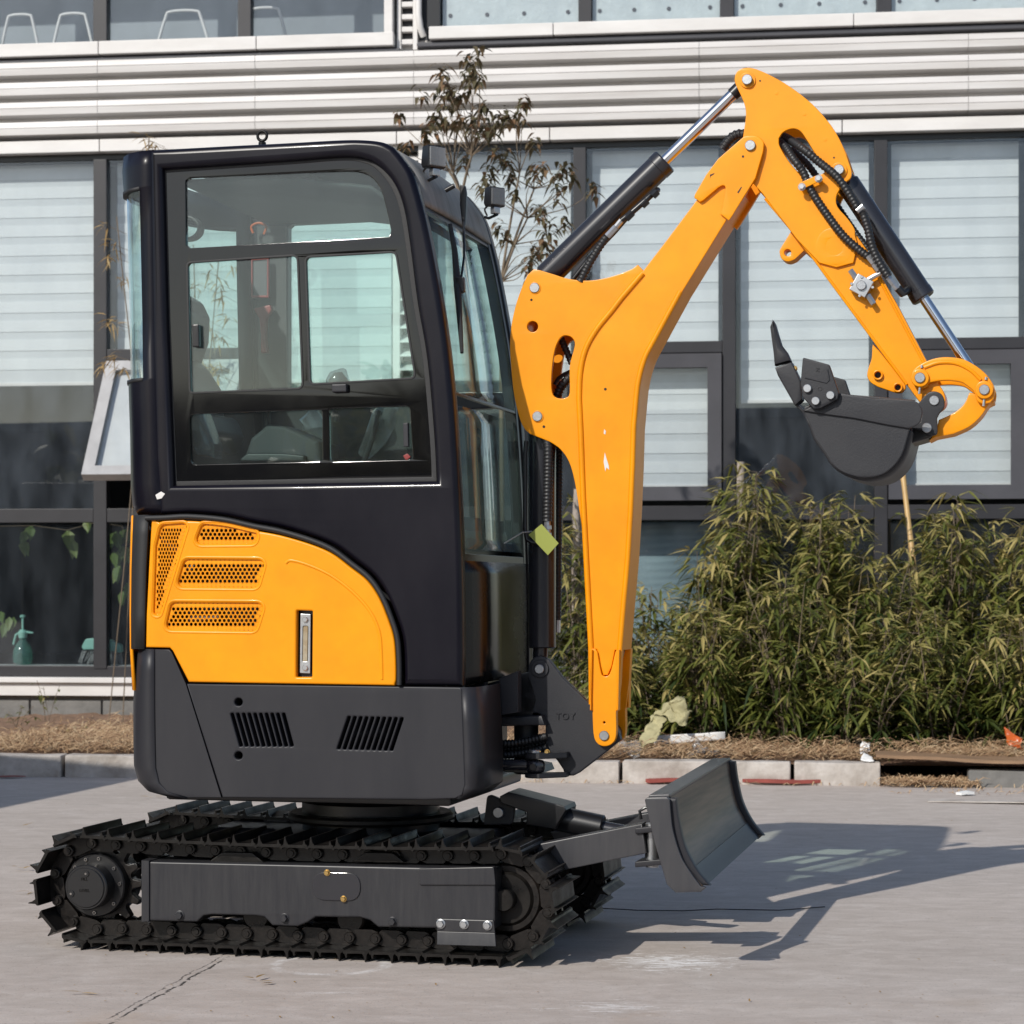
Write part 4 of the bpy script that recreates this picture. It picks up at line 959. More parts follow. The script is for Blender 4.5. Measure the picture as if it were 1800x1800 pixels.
# consoles, levers
plate('side_console', fil([(425, 815), (440, 770, 6), (470, 745, 6), (500, 748), (560, 775, 5), (566, 815)]), .10, .22, 'interior', cab, bevel=.012, res=2)
plate('console_top', fil([(470, 762, 3), (490, 752, 3), (565, 778, 3), (565, 800), (430, 800)]), .55, .72, 'interior', cab, bevel=.01, res=2)
plate('control_box', fil([(422, 806, 3), (434, 796, 3), (494, 796, 4), (535, 800, 3), (536, 812), (422, 812)]), .08, .17, 'darkint', cab, bevel=.006, res=2)
tube('boot', [T(472, 796, .13), T(472, 780, .13), T(471, 776, .13), T(471, 765, .13), T(471, 763, .13), T(470, 750, .13)], [.030, .026, .019, .022, .014, .012], 'rubber', cab, 16)
tube('joystick', [T(470, 752, .13), T(470, 722, .13)], [.008, .008], 'grey', cab, 10)
tube('joystick', [T(590, 742, .60), T(592, 700, .60), T(594, 684, .60), T(595, 668, .60), T(594, 655, .60)], [.008, .009, .024, .030, .012], 'darkint', cab, 14)
tube('joystick_wrap', [T(586, 692, .59), T(592, 676, .59), T(598, 662, .59), T(606, 648, .59)], [.018, .036, .034, .006], 'plasticwrap', cab, 12)
bm = bmesh.new()
sweep_bm(bm, [T(535, 745, .40), T(545, 735, .40), T(555, 755, .40), T(552, 772, .40)], [.02, .038, .04, .02], 12); from_bm('wrapped_lever', bm, 'plasticwrap', cab, 30)
bm = bmesh.new(); rq = random.Random(8)
sweep_bm(bm, [T(640, 800, .42), T(660, 770, .40), T(676, 735, .38), T(690, 712, .36)], [.02, .034, .04, .02], 12); from_bm('wrapped_lever', bm, 'plasticwrap', cab, 30)
for vv in (.35, .46): tube('travel_lever', [T(640, 812, vv), T(655, 770, vv), T(668, 722, vv)], .008, 'darkint', cab, 8)
# red tube-framed level and red hammer on the far post
plate('red_frame', [(441, 455), (472, 453), (472, 523), (441, 523)], VF-.045, VF-.030, 'red', cab, [[(444, 458), (469, 456), (469, 519), (444, 519)]], .002)
plate('frame_sheet', [(444, 458), (469, 456), (469, 519), (444, 519)], VF-.040, VF-.034, 'sashgrey', cab, bevel=0)
plate('red_hammer', fil([(445, 542, 3), (475, 535, 4), (477, 545, 3), (468, 560, 4), (466, 590), (470, 620, 2), (458, 621, 2), (458, 590), (455, 560, 4)]), VF-.05, VF-.028, 'red', cab, bevel=.004)
tube('grab_ring', cr([T(445, 410, VF-.05), T(442, 398, VF-.05), T(455, 392, VF-.05), T(468, 398, VF-.05), T(464, 412, VF-.05)], 4), .004, 'orange', cab, 8)
plate('rear_fan_grille', circ(325, 400, 26, 24, 22), .30, .34, 'darkint', cab, [circ(325, 400, 21, 20, 17)], .003)
# lifting eye, work lamps, wiper
bm = bmesh.new(); c = T(461, 239, .30); R_ = .014
sweep_bm(bm, [c+Vector((R_*cos(2*pi*k/20), 0, R_*sin(2*pi*k/20))) for k in range(21)], .0045, 8, False); from_bm('lifting_eye', bm, 'steel', cab, 60)
cyl('eye_base', T(461, 250, .30), T(461, 254, .30)+Vector((0, 0, -.02)), .011, 'steel', cab)
def lamp(px, py, v, s):
    lp = empty('work_lamp', ex); c = T(px, py, v); lp.matrix_local = Matrix.Translation(c) @ Matrix.Rotation(radians(-38), 4, 'Z') @ Matrix.Translation(-c); w_, h_ = .015*s, .030*s
    plate_uz('lamp_body', fil([(c.x-w_*1.5, c.z-h_*.6, .004), (c.x-w_, c.z+h_, .004), (c.x+w_, c.z+h_*1.05, .004), (c.x+w_, c.z-h_, .004), (c.x-w_, c.z-h_, .004)]), c.y-h_, c.y+h_, 'black', lp, bevel=.004)
    box('lamp_lens', (c.x+w_-.002, c.y-h_*.88, c.z-h_*.86), (c.x+w_+.005, c.y+h_*.88, c.z+h_*.9), 'lens', lp, .003)
    box('reflector', (c.x+w_-.004, c.y-h_*.8, c.z-h_*.8), (c.x+w_-.001, c.y+h_*.8, c.z+h_*.8), 'zinc', lp, 0)
    box('lamp_foot', (c.x-.008, c.y-.012, c.z-h_-.022), (c.x+.012, c.y+.012, c.z-h_-.001), 'zinc', lp, .003)
    tube('bracket', [(c.x+.012, c.y, c.z-h_-.024), (c.x-.03, c.y, c.z-h_-.03), (c.x-.05, c.y, c.z-h_-.024)], .0045, 'black', lp, 8)
    tube('cable', cr([(c.x-.025, c.y, c.z-h_*.6), (c.x-.05, c.y, c.z-h_*1.0), (c.x-.045, c.y+.005, c.z-h_*1.7)], 4), .003, 'rubber', lp, 6)
lamp(763, 277, .19, 1.0); lamp(870, 347, .70, .94)
wp = empty('wiper', ex); vw = .34
def scr(px, py, v): return T(px, py, v)+Vector((.012, 0, 0))
va_ = .33
plate('wiper_arm', [(808, 324), (818, 327), (820, 340), (818, 395), (812, 395), (808, 360)], va_, va_+.012, 'black', wp, bevel=.003)
tube('wiper_rod', [T(815, 390, .33), T(816, 450, .27), T(812, 480, .23), T(809, 500, .20)], .0035, 'black', wp, 8)
tube('wiper_blade', [T(791, 394, .225), T(799, 440, .215), T(804, 500, .185), T(808, 560, .13), T(812, 620, .085)], [.006, .008, .011, .008, .005], 'rubber', wp, 8)
plate('wiper_joint', fil([(799, 486, 3), (815, 486, 3), (816, 512, 3), (804, 518, 3)]), .175, .195, 'black', wp, bevel=.003)
cyl('washer_jet', T(783, 335, .33), T(799, 326, .33), .007, 'black', wp)
# swing post casting in front of the cab base, dark deck pieces
plate('front_deck', [(805, 1215), (845, 1205), (930, 1180), (945, 1230), (935, 1262), (840, 1270)], .40, .60, 'black', ex, bevel=.004)
plate('swing_post', [(835, 1262), (952, 1258), (958, 1275), (840, 1278)], .36, .58, 'cast', ex, bevel=.006)
plate('swing_post', [(830, 1330), (940, 1350), (945, 1362), (830, 1352)], .36, .58, 'black', ex, bevel=.006)
cyl('swing_pin', T(925, 1250, .46), T(925, 1360, .46), .035, 'cast', ex)
for x0 in (826, 877): plate('front_bracket', [(x0, 1205-(x0-826)*.25), (x0+26+(8 if x0 > 850 else 0), 1196-(x0-826)*.33), (x0+26+(8 if x0 > 850 else 0), 1252), (x0, 1258)], .30, .34, 'grey', ex, bevel=.003)
for k_, (yy, vv) in enumerate(((1302, .38), (1312, .42), (1322, .39))): hose('base_hose', [T(845, yy-3, vv), T(880, yy+5, vv), T(920, yy+2, vv), T(962, yy-8, vv)], .011, 'hose', ex)
# ------------------------------------------------------------------ boom, stick, bucket
BC = .46                                     # lateral centre plane of the boom
def pair(name, pts, v0, t, m, par, holes=(), bevel=.003):
    """a plate and its mirror image about the centre plane, both parts"""
    a = plate(name, pts, v0, v0+t, m, par, holes, bevel)
    b = a.copy(); COL.objects.link(b); b.parent = par; b.location = (0, 2*(BC-v0)-t, 0); return a
bo = empty('boom', ex)
RE = [(1093, 1143), (1100, 1060), (1107, 983), (1112, 900), (1115.5, 817), (1117.5, 750), (1122, 700)] + cr([(1124, 680), (1129, 655), (1138, 627), (1151, 602)], 4) + [(1200, 512), (1274, 392)]
LE = [(1224, 352), (1170, 424), (1127, 480), (1090, 523)] + cr([(1074, 544), (1045, 580), (1026, 615), (1017, 655), (1015, 700)], 5) + [(1018, 760), (1022, 870), (1028, 990), (1036, 1140)]
BOX = LE[::-1] + [] ; BOX = LE + [(1037, 1240), (1089, 1243)] + RE + [(1305, 340), (1300, 300), (1262, 300)]
w2 = .072                                    # half width of the box section
BOX = [p for p in BOX if p[1] < 1150]
i_ = BOX.index((1093, 1143)); BOX = BOX[:i_] + [(1049, 1142), (1055, 1172), (1060, 1187), (1068, 1187), (1075, 1172), (1081, 1143)] + BOX[i_:]
plate('boom_box', BOX, BC-w2, BC+w2, 'yellow', bo, bevel=.004)
# raised rims along both long edges of the side
def rim(pts, r=.0085, v=BC-w2): tube('weld_rim', [(p.x, v-.0005, p.z) for p in [T(x, y, v) for x, y in pts]], r, 'yellow', bo, 8, 60)
rim([(x+3, y) for x, y in LE[2:]]+[(1040, 1238)]); rim([(x-3.5, y) for x, y in RE[:-1]])
BR = cr([(927, 483), (918, 503), (907, 534), (899, 570), (896, 605), (898, 645), (903, 693), (913, 735), (922, 754), (932, 763)], 4) + cr([(967, 777), (985, 790), (1000, 812), (1010, 847), (1018, 897), (1026, 950)], 4) + \
     [(1040, 950), (1040, 640), (1100, 540), (1135, 480), (1121, 465)] + cr([(1112, 472), (1090, 481), (1062, 489), (1033, 493), (1000, 490), (973, 482), (950, 475)], 4) + [(938, 473)]
SLOT = cr([(983, 596), (991, 590), (1003, 592), (1010, 602), (1008, 616), (1001, 645), (1001, 690), (994, 699), (982, 700), (972, 694), (969, 675), (971, 640), (976, 612), (983, 596)], 3)[:-1]
bk = pair('boom_bracket', BR, BC-w2+.006, .014, 'yellow', bo, [SLOT, circ(936, 574, 9.5, 18)], .003)
plate('bracket_web', [(925, 520), (935, 520), (912, 640), (925, 740), (916, 740), (902, 640)], BC-.05, BC+.05, 'yellow', bo, bevel=.002)
# lower fork
FK = [(1037, 1140), (1046, 1140)] + cr([(1050, 1146), (1056, 1180), (1060, 1188), (1068, 1188), (1074, 1178), (1081, 1148), (1084, 1142)], 4) + [(1093, 1143), (1090, 1200), (1084, 1250)] + cr([(1083, 1250), (1083, 1292), (1076, 1307), (1062, 1312), (1049, 1306), (1043, 1290), (1041, 1250)], 4) + [(1037, 1249)]
pair('boom_fork', FK, BC-w2-.010, .028, 'yellow', bo, [circ(1062, 1270, 2, 10)], .003)
for x0, x1 in ((1036, 1041), (1083, 1089)): pair('fork_flange', [(x0, 1142), (x1, 1142), (x1-2, 1249), (x0+1, 1249)], BC-w2-.020, .030, 'yellow', bo, (), .003)
plate('fork_web', [(1040, 1130), (1090, 1130), (1086, 1246), (1042, 1246)], BC-w2+.014, BC-w2+.024, 'yellow', bo, bevel=.002)
cyl('boom_pivot', T(1062, 1293, BC-.058), T(1062, 1293, BC-.058)+Vector((0, .116, 0)), .030, 'black', bo)
pin('boom_pin', 1062, 1293, BC-w2-.010, 8.5, 'pin', bo, .006)
for x, y, v in ((940, 506, BC-w2+.006), (945, 732, BC-w2+.006)): pin('boom_pin', x, y, v, 8.7, 'pin', bo, .006); plate('pin_washer', circ(x, y, 10.5, 24), v-.0025, v+.002, 'yellow', bo, bevel=.001)
pin('grease_hole', 956, 750, BC-w2+.0055, 2.3, 'black', bo, .0008); pin('grease_hole', 1064, 684, BC-w2-.0005, 2.3, 'black', bo, .0008); pin('grease_hole', 934, 527, BC-w2+.0055, 2, 'steel', bo, .0008)
plate('paint_scrape', [(1063, 795), (1066, 806), (1070, 818), (1071, 826), (1066, 822), (1064, 829), (1061, 812)], BC-w2-.0012, BC-w2+.002, 'white', bo, bevel=.0004)
plate('paint_scrape', [(1062, 754), (1065, 758), (1064, 764), (1061, 762)], BC-w2-.0012, BC-w2+.002, 'white', bo, bevel=.0004)
# upper clevis cheeks
CK = [(1281, 388), (1288, 378), (1328, 313), (1341, 268)] + cr([(1342, 262), (1342, 250), (1333, 240), (1319, 237.5), (1307, 240)], 4) + [(1262, 279), (1241, 307), (1221, 342), (1220, 347), (1230, 355), (1236, 352)] + cr([(1262, 330), (1270, 326), (1275, 330), (1272, 350), (1269, 370)], 3) + [(1266, 376), (1271, 380)]
pair('boom_cheek', CK, BC-w2-.012, .016, 'yellow', bo, [], .003)
pin('boom_pin', 1319, 256, BC-w2-.012, 9.2, 'pin', bo, .008); pin('grease_hole', 1306, 275, BC-w2-.0125, 2, 'black', bo, .0008)
for q in ([(1248, 307), (1256, 304), (1255, 306), (1249, 310), (1248, 314)], [(1296, 338), (1303, 328), (1304, 329), (1298, 340)]): plate('cast_slot', q, BC-w2-.0127, BC-w2-.010, 'black', bo, bevel=0)

stk = empty('stick', ex); ws = .056
HEAD = cr([(1302, 167), (1293, 148), (1291, 137), (1296, 125), (1307, 119.5), (1323, 119.5), (1350, 130), (1387, 151), (1427, 182), (1460, 219), (1480, 253), (1492, 285), (1497, 302), (1495, 313), (1487, 320)], 4) + \
       cr([(1477, 331), (1470, 346), (1472, 363), (1490, 384), (1502, 402), (1503, 413)], 3) + [(1508, 430), (1500, 462), (1470, 470), (1440, 462), (1400, 420), (1340, 340), (1322, 320)] + cr([(1305, 270), (1306, 240), (1309, 220), (1311, 200), (1309, 185), (1302, 167)], 3)[:-1]
HH = cr([(1369, 243), (1377, 232), (1393, 226), (1406, 230), (1416, 243), (1430, 266), (1448, 296), (1447, 304), (1425, 312), (1410, 308), (1390, 288), (1371, 258), (1369, 243)], 4)[:-1]
pair('stick_head', HEAD, BC-ws-.010, .012, 'yellow', stk, [HH], .003)
ST = [(1324, 318), (1383, 393), (1430, 452), (1450, 480), (1539, 603), (1592, 674), (1614, 704)] + cr([(1625, 716), (1640, 722), (1655, 716), (1662, 705), (1659, 689), (1647, 671)], 3) + [(1629, 634), (1578, 536), (1546, 480), (1533, 452), (1500, 405), (1455, 345), (1425, 312), (1400, 300), (1340, 290)]
plate('stick_box', ST, BC-ws, BC+ws, 'yellow', stk, bevel=.004)
tube('weld_rim', [(p.x, BC-ws-.0005, p.z) for p in [T(x, y, BC-ws) for x, y in [(1345, 349), (1388, 400), (1434, 459), (1455, 488), (1543, 607), (1594, 676)]]], .004, 'yellow', stk, 8)
tube('weld_rim', [(p.x, BC-ws-.0005, p.z) for p in [T(x, y, BC-ws) for x, y in [(1540, 480), (1572, 540), (1623, 636), (1640, 670)]]], .004, 'yellow', stk, 8)
plate('boss_plate', circ(1467, 433, 34, 36), BC-ws-.0105, BC-ws+.004, 'yellow', stk, [circ(1467, 433, 15, 28)], .003); plate('boss_disc', circ(1467, 433, 15.4, 28), BC-ws-.0065, BC-ws+.002, 'yellow', stk, bevel=.001)
for x, y, v in ((1314, 141, BC-ws-.010), (1475, 299, BC-ws-.010)):
    plate('pin_boss', circ(x, y, 14, 30), v-.005, v+.002, 'yellow', stk, bevel=.0015); pin('stick_pin', x, y, v-.005, 9, 'pin', stk, .012)
for x, y in ((1365, 163), (1414, 200), (1450, 245)): plate('plug_dimple', circ(x, y, 3.2, 14), BC-ws-.0108, BC-ws-.008, 'yellow', stk, bevel=.0003)
for x, y in ((1336, 142), (1466, 277)): pin('grease_hole', x, y, BC-ws-.0102, 1.6, 'black', stk, .0008)
# thumb lug and lower thumb bracket
LUG = [(1382, 393), (1390, 407)] + cr([(1372, 436), (1370, 443), (1374, 455), (1385, 460), (1397, 456)], 3) + [(1413, 441), (1422, 449), (1430, 452)]
plate('thumb_lug', LUG, BC-.03, BC+.03, 'yellow', stk, [circ(1384.5, 444, 6, 16)], .003)
plate('wear_strip', [(1376, 372), (1430, 440), (1424, 447), (1368, 378)], BC-.045, BC+.045, 'yellow', stk, bevel=.003)
TB_ = [(1534, 605), (1545, 616), (1590, 672), (1592, 678)] + cr([(1592, 683), (1586, 690), (1577, 691), (1566, 688)], 3) + cr([(1543, 680), (1530, 672), (1524, 660), (1527, 645), (1532, 630), (1533, 612)], 3)
plate('thumb_bracket', TB_, BC-.05, BC-.036, 'yellow', stk, [circ(1543, 659, 5.5, 14), circ(1578, 681, 5, 14)], .003); q = plate('thumb_bracket', TB_, BC+.036, BC+.05, 'yellow', stk, [circ(1543, 659, 5.5, 14), circ(1578, 681, 5, 14)], .003)
for x, y, r in ((1543, 659, 9), (1578, 681, 8.5)): plate('bracket_collar', circ(x, y, r, 24), BC-.060, BC-.050, 'yellow', stk, [circ(x, y, r*.68, 20)], .002); cyl('bracket_bore', T(x, y, BC-.03), T(x, y, BC+.03), .012, 'black', stk)
# bucket links
lk = empty('bucket_linkage', ex); wl = .074
ARCO = cr([(1602, 664), (1603, 654), (1614, 643), (1633, 633), (1658, 627.5), (1689, 630), (1711, 640), (1731, 655), (1744, 672), (1749, 686), (1747, 700)], 4)
ARCI = cr([(1741, 708), (1728, 710), (1718, 705), (1714, 694), (1711, 687), (1700, 678), (1690, 672), (1672, 669), (1655, 669), (1634, 673), (1631, 679), (1622, 683), (1610, 680), (1602, 664)], 4)
pair('link_arm', ARCO+ARCI[:-1], BC-wl, .016, 'yellow', lk, (), .004)
LGR = cr([(1624, 646), (1650, 637.5), (1680, 638.5), (1706, 651), (1724, 668)], 5); tube('arm_ridge', [(p.x, BC-wl-.001, p.z) for p in [T(x, y, BC-wl) for x, y in LGR]], .005, 'yellow', lk, 8)
for x, y in ((1617, 664), (1730, 685)):
    plate('link_boss', circ(x, y, 16, 30), BC-wl-.010, BC-wl+.004, 'yellow', lk, bevel=.003); pin('link_pin', x, y, BC-wl-.010, 9.2, 'pin', lk, .006)
    c = T(x, y+17, BC-wl-.002); cyl('grease_nipple', c, c+Vector((-.002, 0, -.018)), .0035, 'zinc', lk, 8); c = T(x+3, y-17, BC-wl-.002); cyl('grease_nipple', c, c+Vector((.001, 0, .008)), .004, 'zinc', lk, 8)
    cyl('link_tube', T(x, y, BC-wl+.005), T(x, y, BC-wl+.005)+Vector((0, 2*wl-.01, 0)), .021, 'yellow', lk)
BL = cr([(1704, 690), (1696, 708), (1682, 722), (1666, 731), (1650, 738)], 4) + [(1646, 755), (1633, 775), (1645, 769)] + cr([(1676, 763), (1704, 750), (1724, 732), (1738, 712), (1748, 706), (1742, 695)], 4)
plate('bucket_link', BL, BC-.055, BC+.055, 'yellow', lk, bevel=.004)

bu = empty('bucket', ex); wb0, wb1 = .26, .66
SP = [(1412, 722), (1424, 748), (1432, 770), (1453, 800)] + cr([(1460, 812), (1472, 824), (1489, 833), (1519, 839.5), (1550, 834), (1572, 818), (1586, 797), (1594, 772), (1599, 753)], 4) + [(1600, 753), (1608, 703), (1475, 692), (1415, 715)]
for v0_, v1_ in ((wb0, wb0+.012), (wb1-.012, wb1)): plate('side_plate', SP, v0_, v1_, 'cast', bu, bevel=.003)
TE = [(1412, 722), (1470, 693), (1478, 691)] + cr([(1530, 700), (1577, 702), (1606, 704)], 4) + cr([(1614, 708), (1621, 722), (1618, 740), (1609, 749), (1597, 753)], 3) + [(1560, 747), (1500, 735), (1440, 727)]
plate('edge_reinforcement', TE, wb0-.008, wb0+.001, 'cast', bu, bevel=.003); q = plate('edge_reinforcement', TE, wb0-.008, wb0+.001, 'cast', bu, bevel=.003); q.location = (0, wb1-wb0+.007, 0)
SH = SP[:4] + SP[4:-3]
rows = [[Vector((T(x, y, wb0).x, wb0+.013+(wb1-wb0-.026)*k/3, T(x, y, wb0).z)) for k in range(4)] for x, y in SH]; 
def shellgrid(name, rows, m, par, t): return grid(name, rows, m, par, t)
shellgrid('bucket_shell', rows, 'cast', bu, .010)
EAR = [(1600, 752), (1604, 738), (1618, 742), (1621, 725), (1612, 712)] + cr([(1625, 696), (1634, 689), (1645, 688), (1655, 693), (1660, 704), (1659, 717), (1651, 727)], 3) + cr([(1647, 735), (1648, 758), (1643, 765), (1630, 763)], 3) + [(1622, 757)]
for va_ in (BC-wl+.012-.03, BC+.052): plate('bucket_ear', EAR, va_, va_+.014, 'cast', bu, bevel=.003)
for x, y in ((1642, 704), (1629, 752)): pin('bucket_pin', x, y, BC-wl-.018, 8.8, 'pin', bu, .005); cyl('bucket_tube', T(x, y, BC-.07), T(x, y, BC+.07), .016, 'cast', bu)
plate('ear_base', [(1600, 752), (1622, 740), (1644, 762), (1634, 770), (1592, 782)], BC-.07, BC+.08, 'black', bu, bevel=.004)
CUT = fil([(1411, 628, 3), (1458, 641, 5), (1475, 691, 3), (1472, 702, 4), (1442, 718, 4), (1430, 719, 4), (1411, 699, 3), (1407, 674)])
plate('side_cutter', CUT, wb0-.028, wb0-.0085, 'cast', bu, bevel=.004)
q = plate('side_cutter', CUT, wb0-.028, wb0-.0085, 'cast', bu, bevel=.004); q.location = (0, wb1-wb0+.0365, 0)
tube('cast_edge', [(p.x, wb0-.0285, p.z) for p in [T(x, y, wb0-.028) for x, y in ((1415, 664), (1453, 673), (1458, 668), (1455, 650))]], .0018, 'cast', bu, 6)
cu = bpy.data.curves.new('cast_letter', 'FONT'); cu.body = 'N'; cu.size = .015; cu.extrude = .001
ob = bpy.data.objects.new('tmp', cu); COL.objects.link(ob); me = bpy.data.meshes.new_from_object(ob.evaluated_get(bpy.context.evaluated_depsgraph_get())); bpy.data.objects.remove(ob)
q = T(1440, 654, wb0-.0285); me.transform(Matrix.Translation(q) @ Matrix.Rotation(pi/2, 4, 'X') @ Matrix.Rotation(radians(80), 4, 'Z')); link('cast_letter', me, 'cast', bu, 0)
plate('cast_ring', circ(1441, 683, 4, 18), wb0-.0292, wb0-.026, 'cast', bu, [circ(1441, 683, 2.8, 14)], .0004)
for x, y in ((1419.5, 683), (1460, 695), (1434, 705)): pin('cutter_bolt', x, y, wb0-.028, 7.2, 'zinc', bu, .010, 16)
# lip and three teeth
LIP = [(1398, 705), (1416, 722), (1412, 728), (1394, 712)]
for k, vt in enumerate((wb0+.0, .42, wb1-.085)):
    tt = [(1358, 562), (1362, 569), (1366.5, 585), (1373, 606), (1383, 619), (1390, 634), (1361, 642), (1359, 619), (1353, 574)]
    plate('bucket_tooth', tt, vt+.005, vt+.055, 'cast', bu, bevel=.010)
    plate('tooth_tip', [(1357.5, 561), (1361.5, 568), (1363, 580), (1357, 586), (1354, 574)], vt+.014, vt+.047, 'worn', bu, bevel=.008)
    plate('tooth_shank', [(1362, 646), (1391, 636), (1408, 671), (1410, 702), (1397, 713), (1367, 660)], vt, vt+.06, 'cast', bu, bevel=.006)
    bolt('tooth_bolt', 1397, 648, vt+.02, 4, 'brass', bu, .008)
hexa('bucket_lip', [T(1392, 700, wb0+.013), T(1412, 720, wb0+.013), T(1420, 735, wb0+.013), T(1398, 712, wb0+.013)]+[q+Vector((0, wb1-wb0-.026, 0)) for q in (T(1392, 700, wb0+.013), T(1412, 720, wb0+.013), T(1420, 735, wb0+.013), T(1398, 712, wb0+.013))], 'cast', bu, .003)
# hydraulic cylinders
def ram(name, p, q, v, rb, rr, f0, f1, cap=True):
    """cylinder from pin p to pin q (px): barrel between fractions f0..f1, chrome rod beyond"""
    r = empty(name, ex); a, b = T(*p, v), T(*q, v); at = lambda f: a+(b-a)*f
    cyl('barrel', at(f0), at(f1), rb, 'barrel', r, 32, .12); cyl('rod', at(f1-.02), at(.955), rr, 'chrome', r, 28, .05)
    cyl('gland', at(f1-.035), at(f1+.004), rb*1.04, 'barrel', r, 32, .1)
    cyl('rod_end', at(.93), at(.985), rr*1.15, 'black', r, 24)
    for f in (0, 1): cyl('end_eye', at(f)+Vector((0, -.035, 0)), at(f)+Vector((0, .035, 0)), rr*1.7, 'black', r, 24)
    cyl('barrel_foot', at(.01), at(f0+.01), rb*.8, 'barrel', r, 24); return r
a1 = ram('stick_cylinder', (940, 506), (1314, 141), BC, .0375, .0165, .05, .615)
a2 = ram('bucket_cylinder', (1475, 299), (1730, 685), BC-.005, .0325, .0145, .055, .585)
lc = empty('lift_cylinder', ex); c = lambda x, y: T(x, y, BC)
cyl('barrel', c(953, 758), c(953, 1139), .040, 'barrel', lc, 36, .08); cyl('rod', c(951, 1130), c(949, 1172), .022, 'barrel', lc); cyl('end_eye', c(945, 732)+Vector((0, -.04, 0)), c(945, 732)+Vector((0, .04, 0)), .03, 'black', lc)
tube('steel_pipe', [T(925, 775, .40), T(923, 800, .40), T(923, 930, .40), T(926, 948, .40), T(936, 954, .40), T(950, 955, .40)], .0065, 'black', lc, 10)
tube('elbow', [T(948, 955, .40), T(961, 955, .40), T(964, 951, .40), T(964, 946, .40)], .010, 'black', lc, 12)
cyl('hose_fitting', T(963, 946, .40), T(962, 914, .40), .0095, 'zinc', lc, 8, .1)
for y in (944, 931): cyl('fitting_nut', T(963, y, .40), T(962.6, y-7, .40), .0115, 'zinc', lc, 6, .05)
hose('guarded_hose', [T(962, 916, .40), T(963, 860, .40), T(964, 800, .40), T(962, 775, .41), T(950, 740, .44)], .0135, 'hose', lc)
hose('guarded_hose', [T(980, 1090, .52), T(981, 1000, .52), T(982, 900, .52), T(983, 800, .52), T(978, 770, .52)], .011, 'hose', lc)
cyl('hose_fitting', T(980, 1112, .52), T(981, 1068, .52), .0085, 'zinc', lc, 8); hose('guarded_hose', [T(972, 790, .56), T(984, 816, .56), T(986, 830, .56)], .009, 'hose', lc, False)
tg = plate('paper_tag', [(929, 940), (952, 921), (982, 955), (963, 976)], .372, .374, 'tag', lc, bevel=.0005)
tube('tag_wire', [T(886, 955, .375), T(918, 936, .375), T(935, 934, .375)], .002, 'zinc', lc, 5)
# swing bracket casting
sw = empty('swing_bracket', ex)
def z5(x, y): return (800+x/5.8065, 1120+y/5.8065)
SB = [z5(*p) for p in [(742, 340), (720, 470), (700, 600), (695, 772), (810, 775)]+cr([(850, 780), (895, 815), (918, 870), (920, 940)], 3)+[(922, 1120), (970, 1180), (1040, 1260), (1100, 1350), (1120, 1415), (1205, 1415), (1262, 1385), (1540, 1170), (1690, 1045), (1650, 930), (1392, 700), (1250, 560), (1100, 420), (985, 265)]+cr([(960, 235), (915, 205), (862, 193), (810, 205), (770, 245), (748, 300)], 3)]
for va_ in (BC-.060, BC+.030): plate('bracket_cheek', SB, va_, va_+.030, 'cast', sw, bevel=.004)
plate('bracket_core', [z5(*p) for p in [(930, 800), (1250, 720), (1560, 1100), (1250, 1360), (1130, 1390), (940, 1110)]], BC-.029, BC+.029, 'cast', sw, bevel=.006)
plate('cheek_boss', circ(948.5, 1176, 15.5, 36), BC-.066, BC-.058, 'cast', sw, bevel=.002); pin('bracket_pin', 948.5, 1176, BC-.066, 8, 'pin', sw, .006)
cu = bpy.data.curves.new('cast_text', 'FONT'); cu.body = 'TOY'; cu.size = .026; cu.extrude = .0032; cu.space_character = 1.15
ob = bpy.data.objects.new('tmp', cu); COL.objects.link(ob); me = bpy.data.meshes.new_from_object(ob.evaluated_get(bpy.context.evaluated_depsgraph_get())); bpy.data.objects.remove(ob)
q = T(977, 1264, BC-.060); me.transform(Matrix.Translation((q.x, q.y-.0005, q.z)) @ Matrix.Rotation(pi/2, 4, 'X')); link('cast_text', me, 'cast', sw, 0)
# swing cylinder with its eye and ears
q0, q1 = T(828, 1343, .33), T(935, 1345, .33)
cyl('swing_rod', q0, q1, .0155, 'barrel', sw); cyl('rod_collar', T(829, 1343, .33), T(837, 1343, .33), .0175, 'worn', sw)
bm = bmesh.new(); cc = T(941, 1347, .33)
sweep_bm(bm, [cc+Vector((0, 0, z)) for z in (-.018, -.016, -.008, .008, .016, .018)], [.018, .023, .027, .027, .023, .018], 28); from_bm('swing_eye', bm, 'barrel', sw, 60)
cyl('eye_port', cc+Vector((0, -.024, 0)), cc+Vector((0, -.030, 0)), .010, 'black', sw, 20)
for y0, y1 in ((1323, 1333), (1359, 1367)):
    z0, z1 = T(940, y1, .33).z, T(940, y0, .33).z; A = T(940, y0, .33)
    bm = bmesh.new(); o_ = [(A.x+.028*cos(radians(a)), .33+.028*sin(radians(a))) for a in range(90, 271, 20)] + [(A.x+.02, .30), (A.x+.085, .36), (A.x+.085, .40), (A.x+.02, .372)]
    lo = [bm.verts.new((x, v, z0)) for x, v in o_]; hi = [bm.verts.new((x, v, z1)) for x, v in o_]; bm.faces.new(lo); bm.faces.new(hi)
    for k in range(len(o_)): bm.faces.new((lo[k], lo[(k+1) % len(o_)], hi[(k+1) % len(o_)], hi[k]))
    bmesh.ops.bevel(bm, geom=[e for e in bm.edges if abs(e.verts[0].co.z-e.verts[1].co.z) < 1e-5], offset=.002, segments=2, affect='EDGES'); from_bm('swing_ear', bm, 'cast', sw)
cyl('ear_pin', T(940, 1326, .33), T(940, 1318, .33), .018, 'zinc', sw); bolt('ear_bolt', 962, 1322, .335, 4, 'brass', sw)
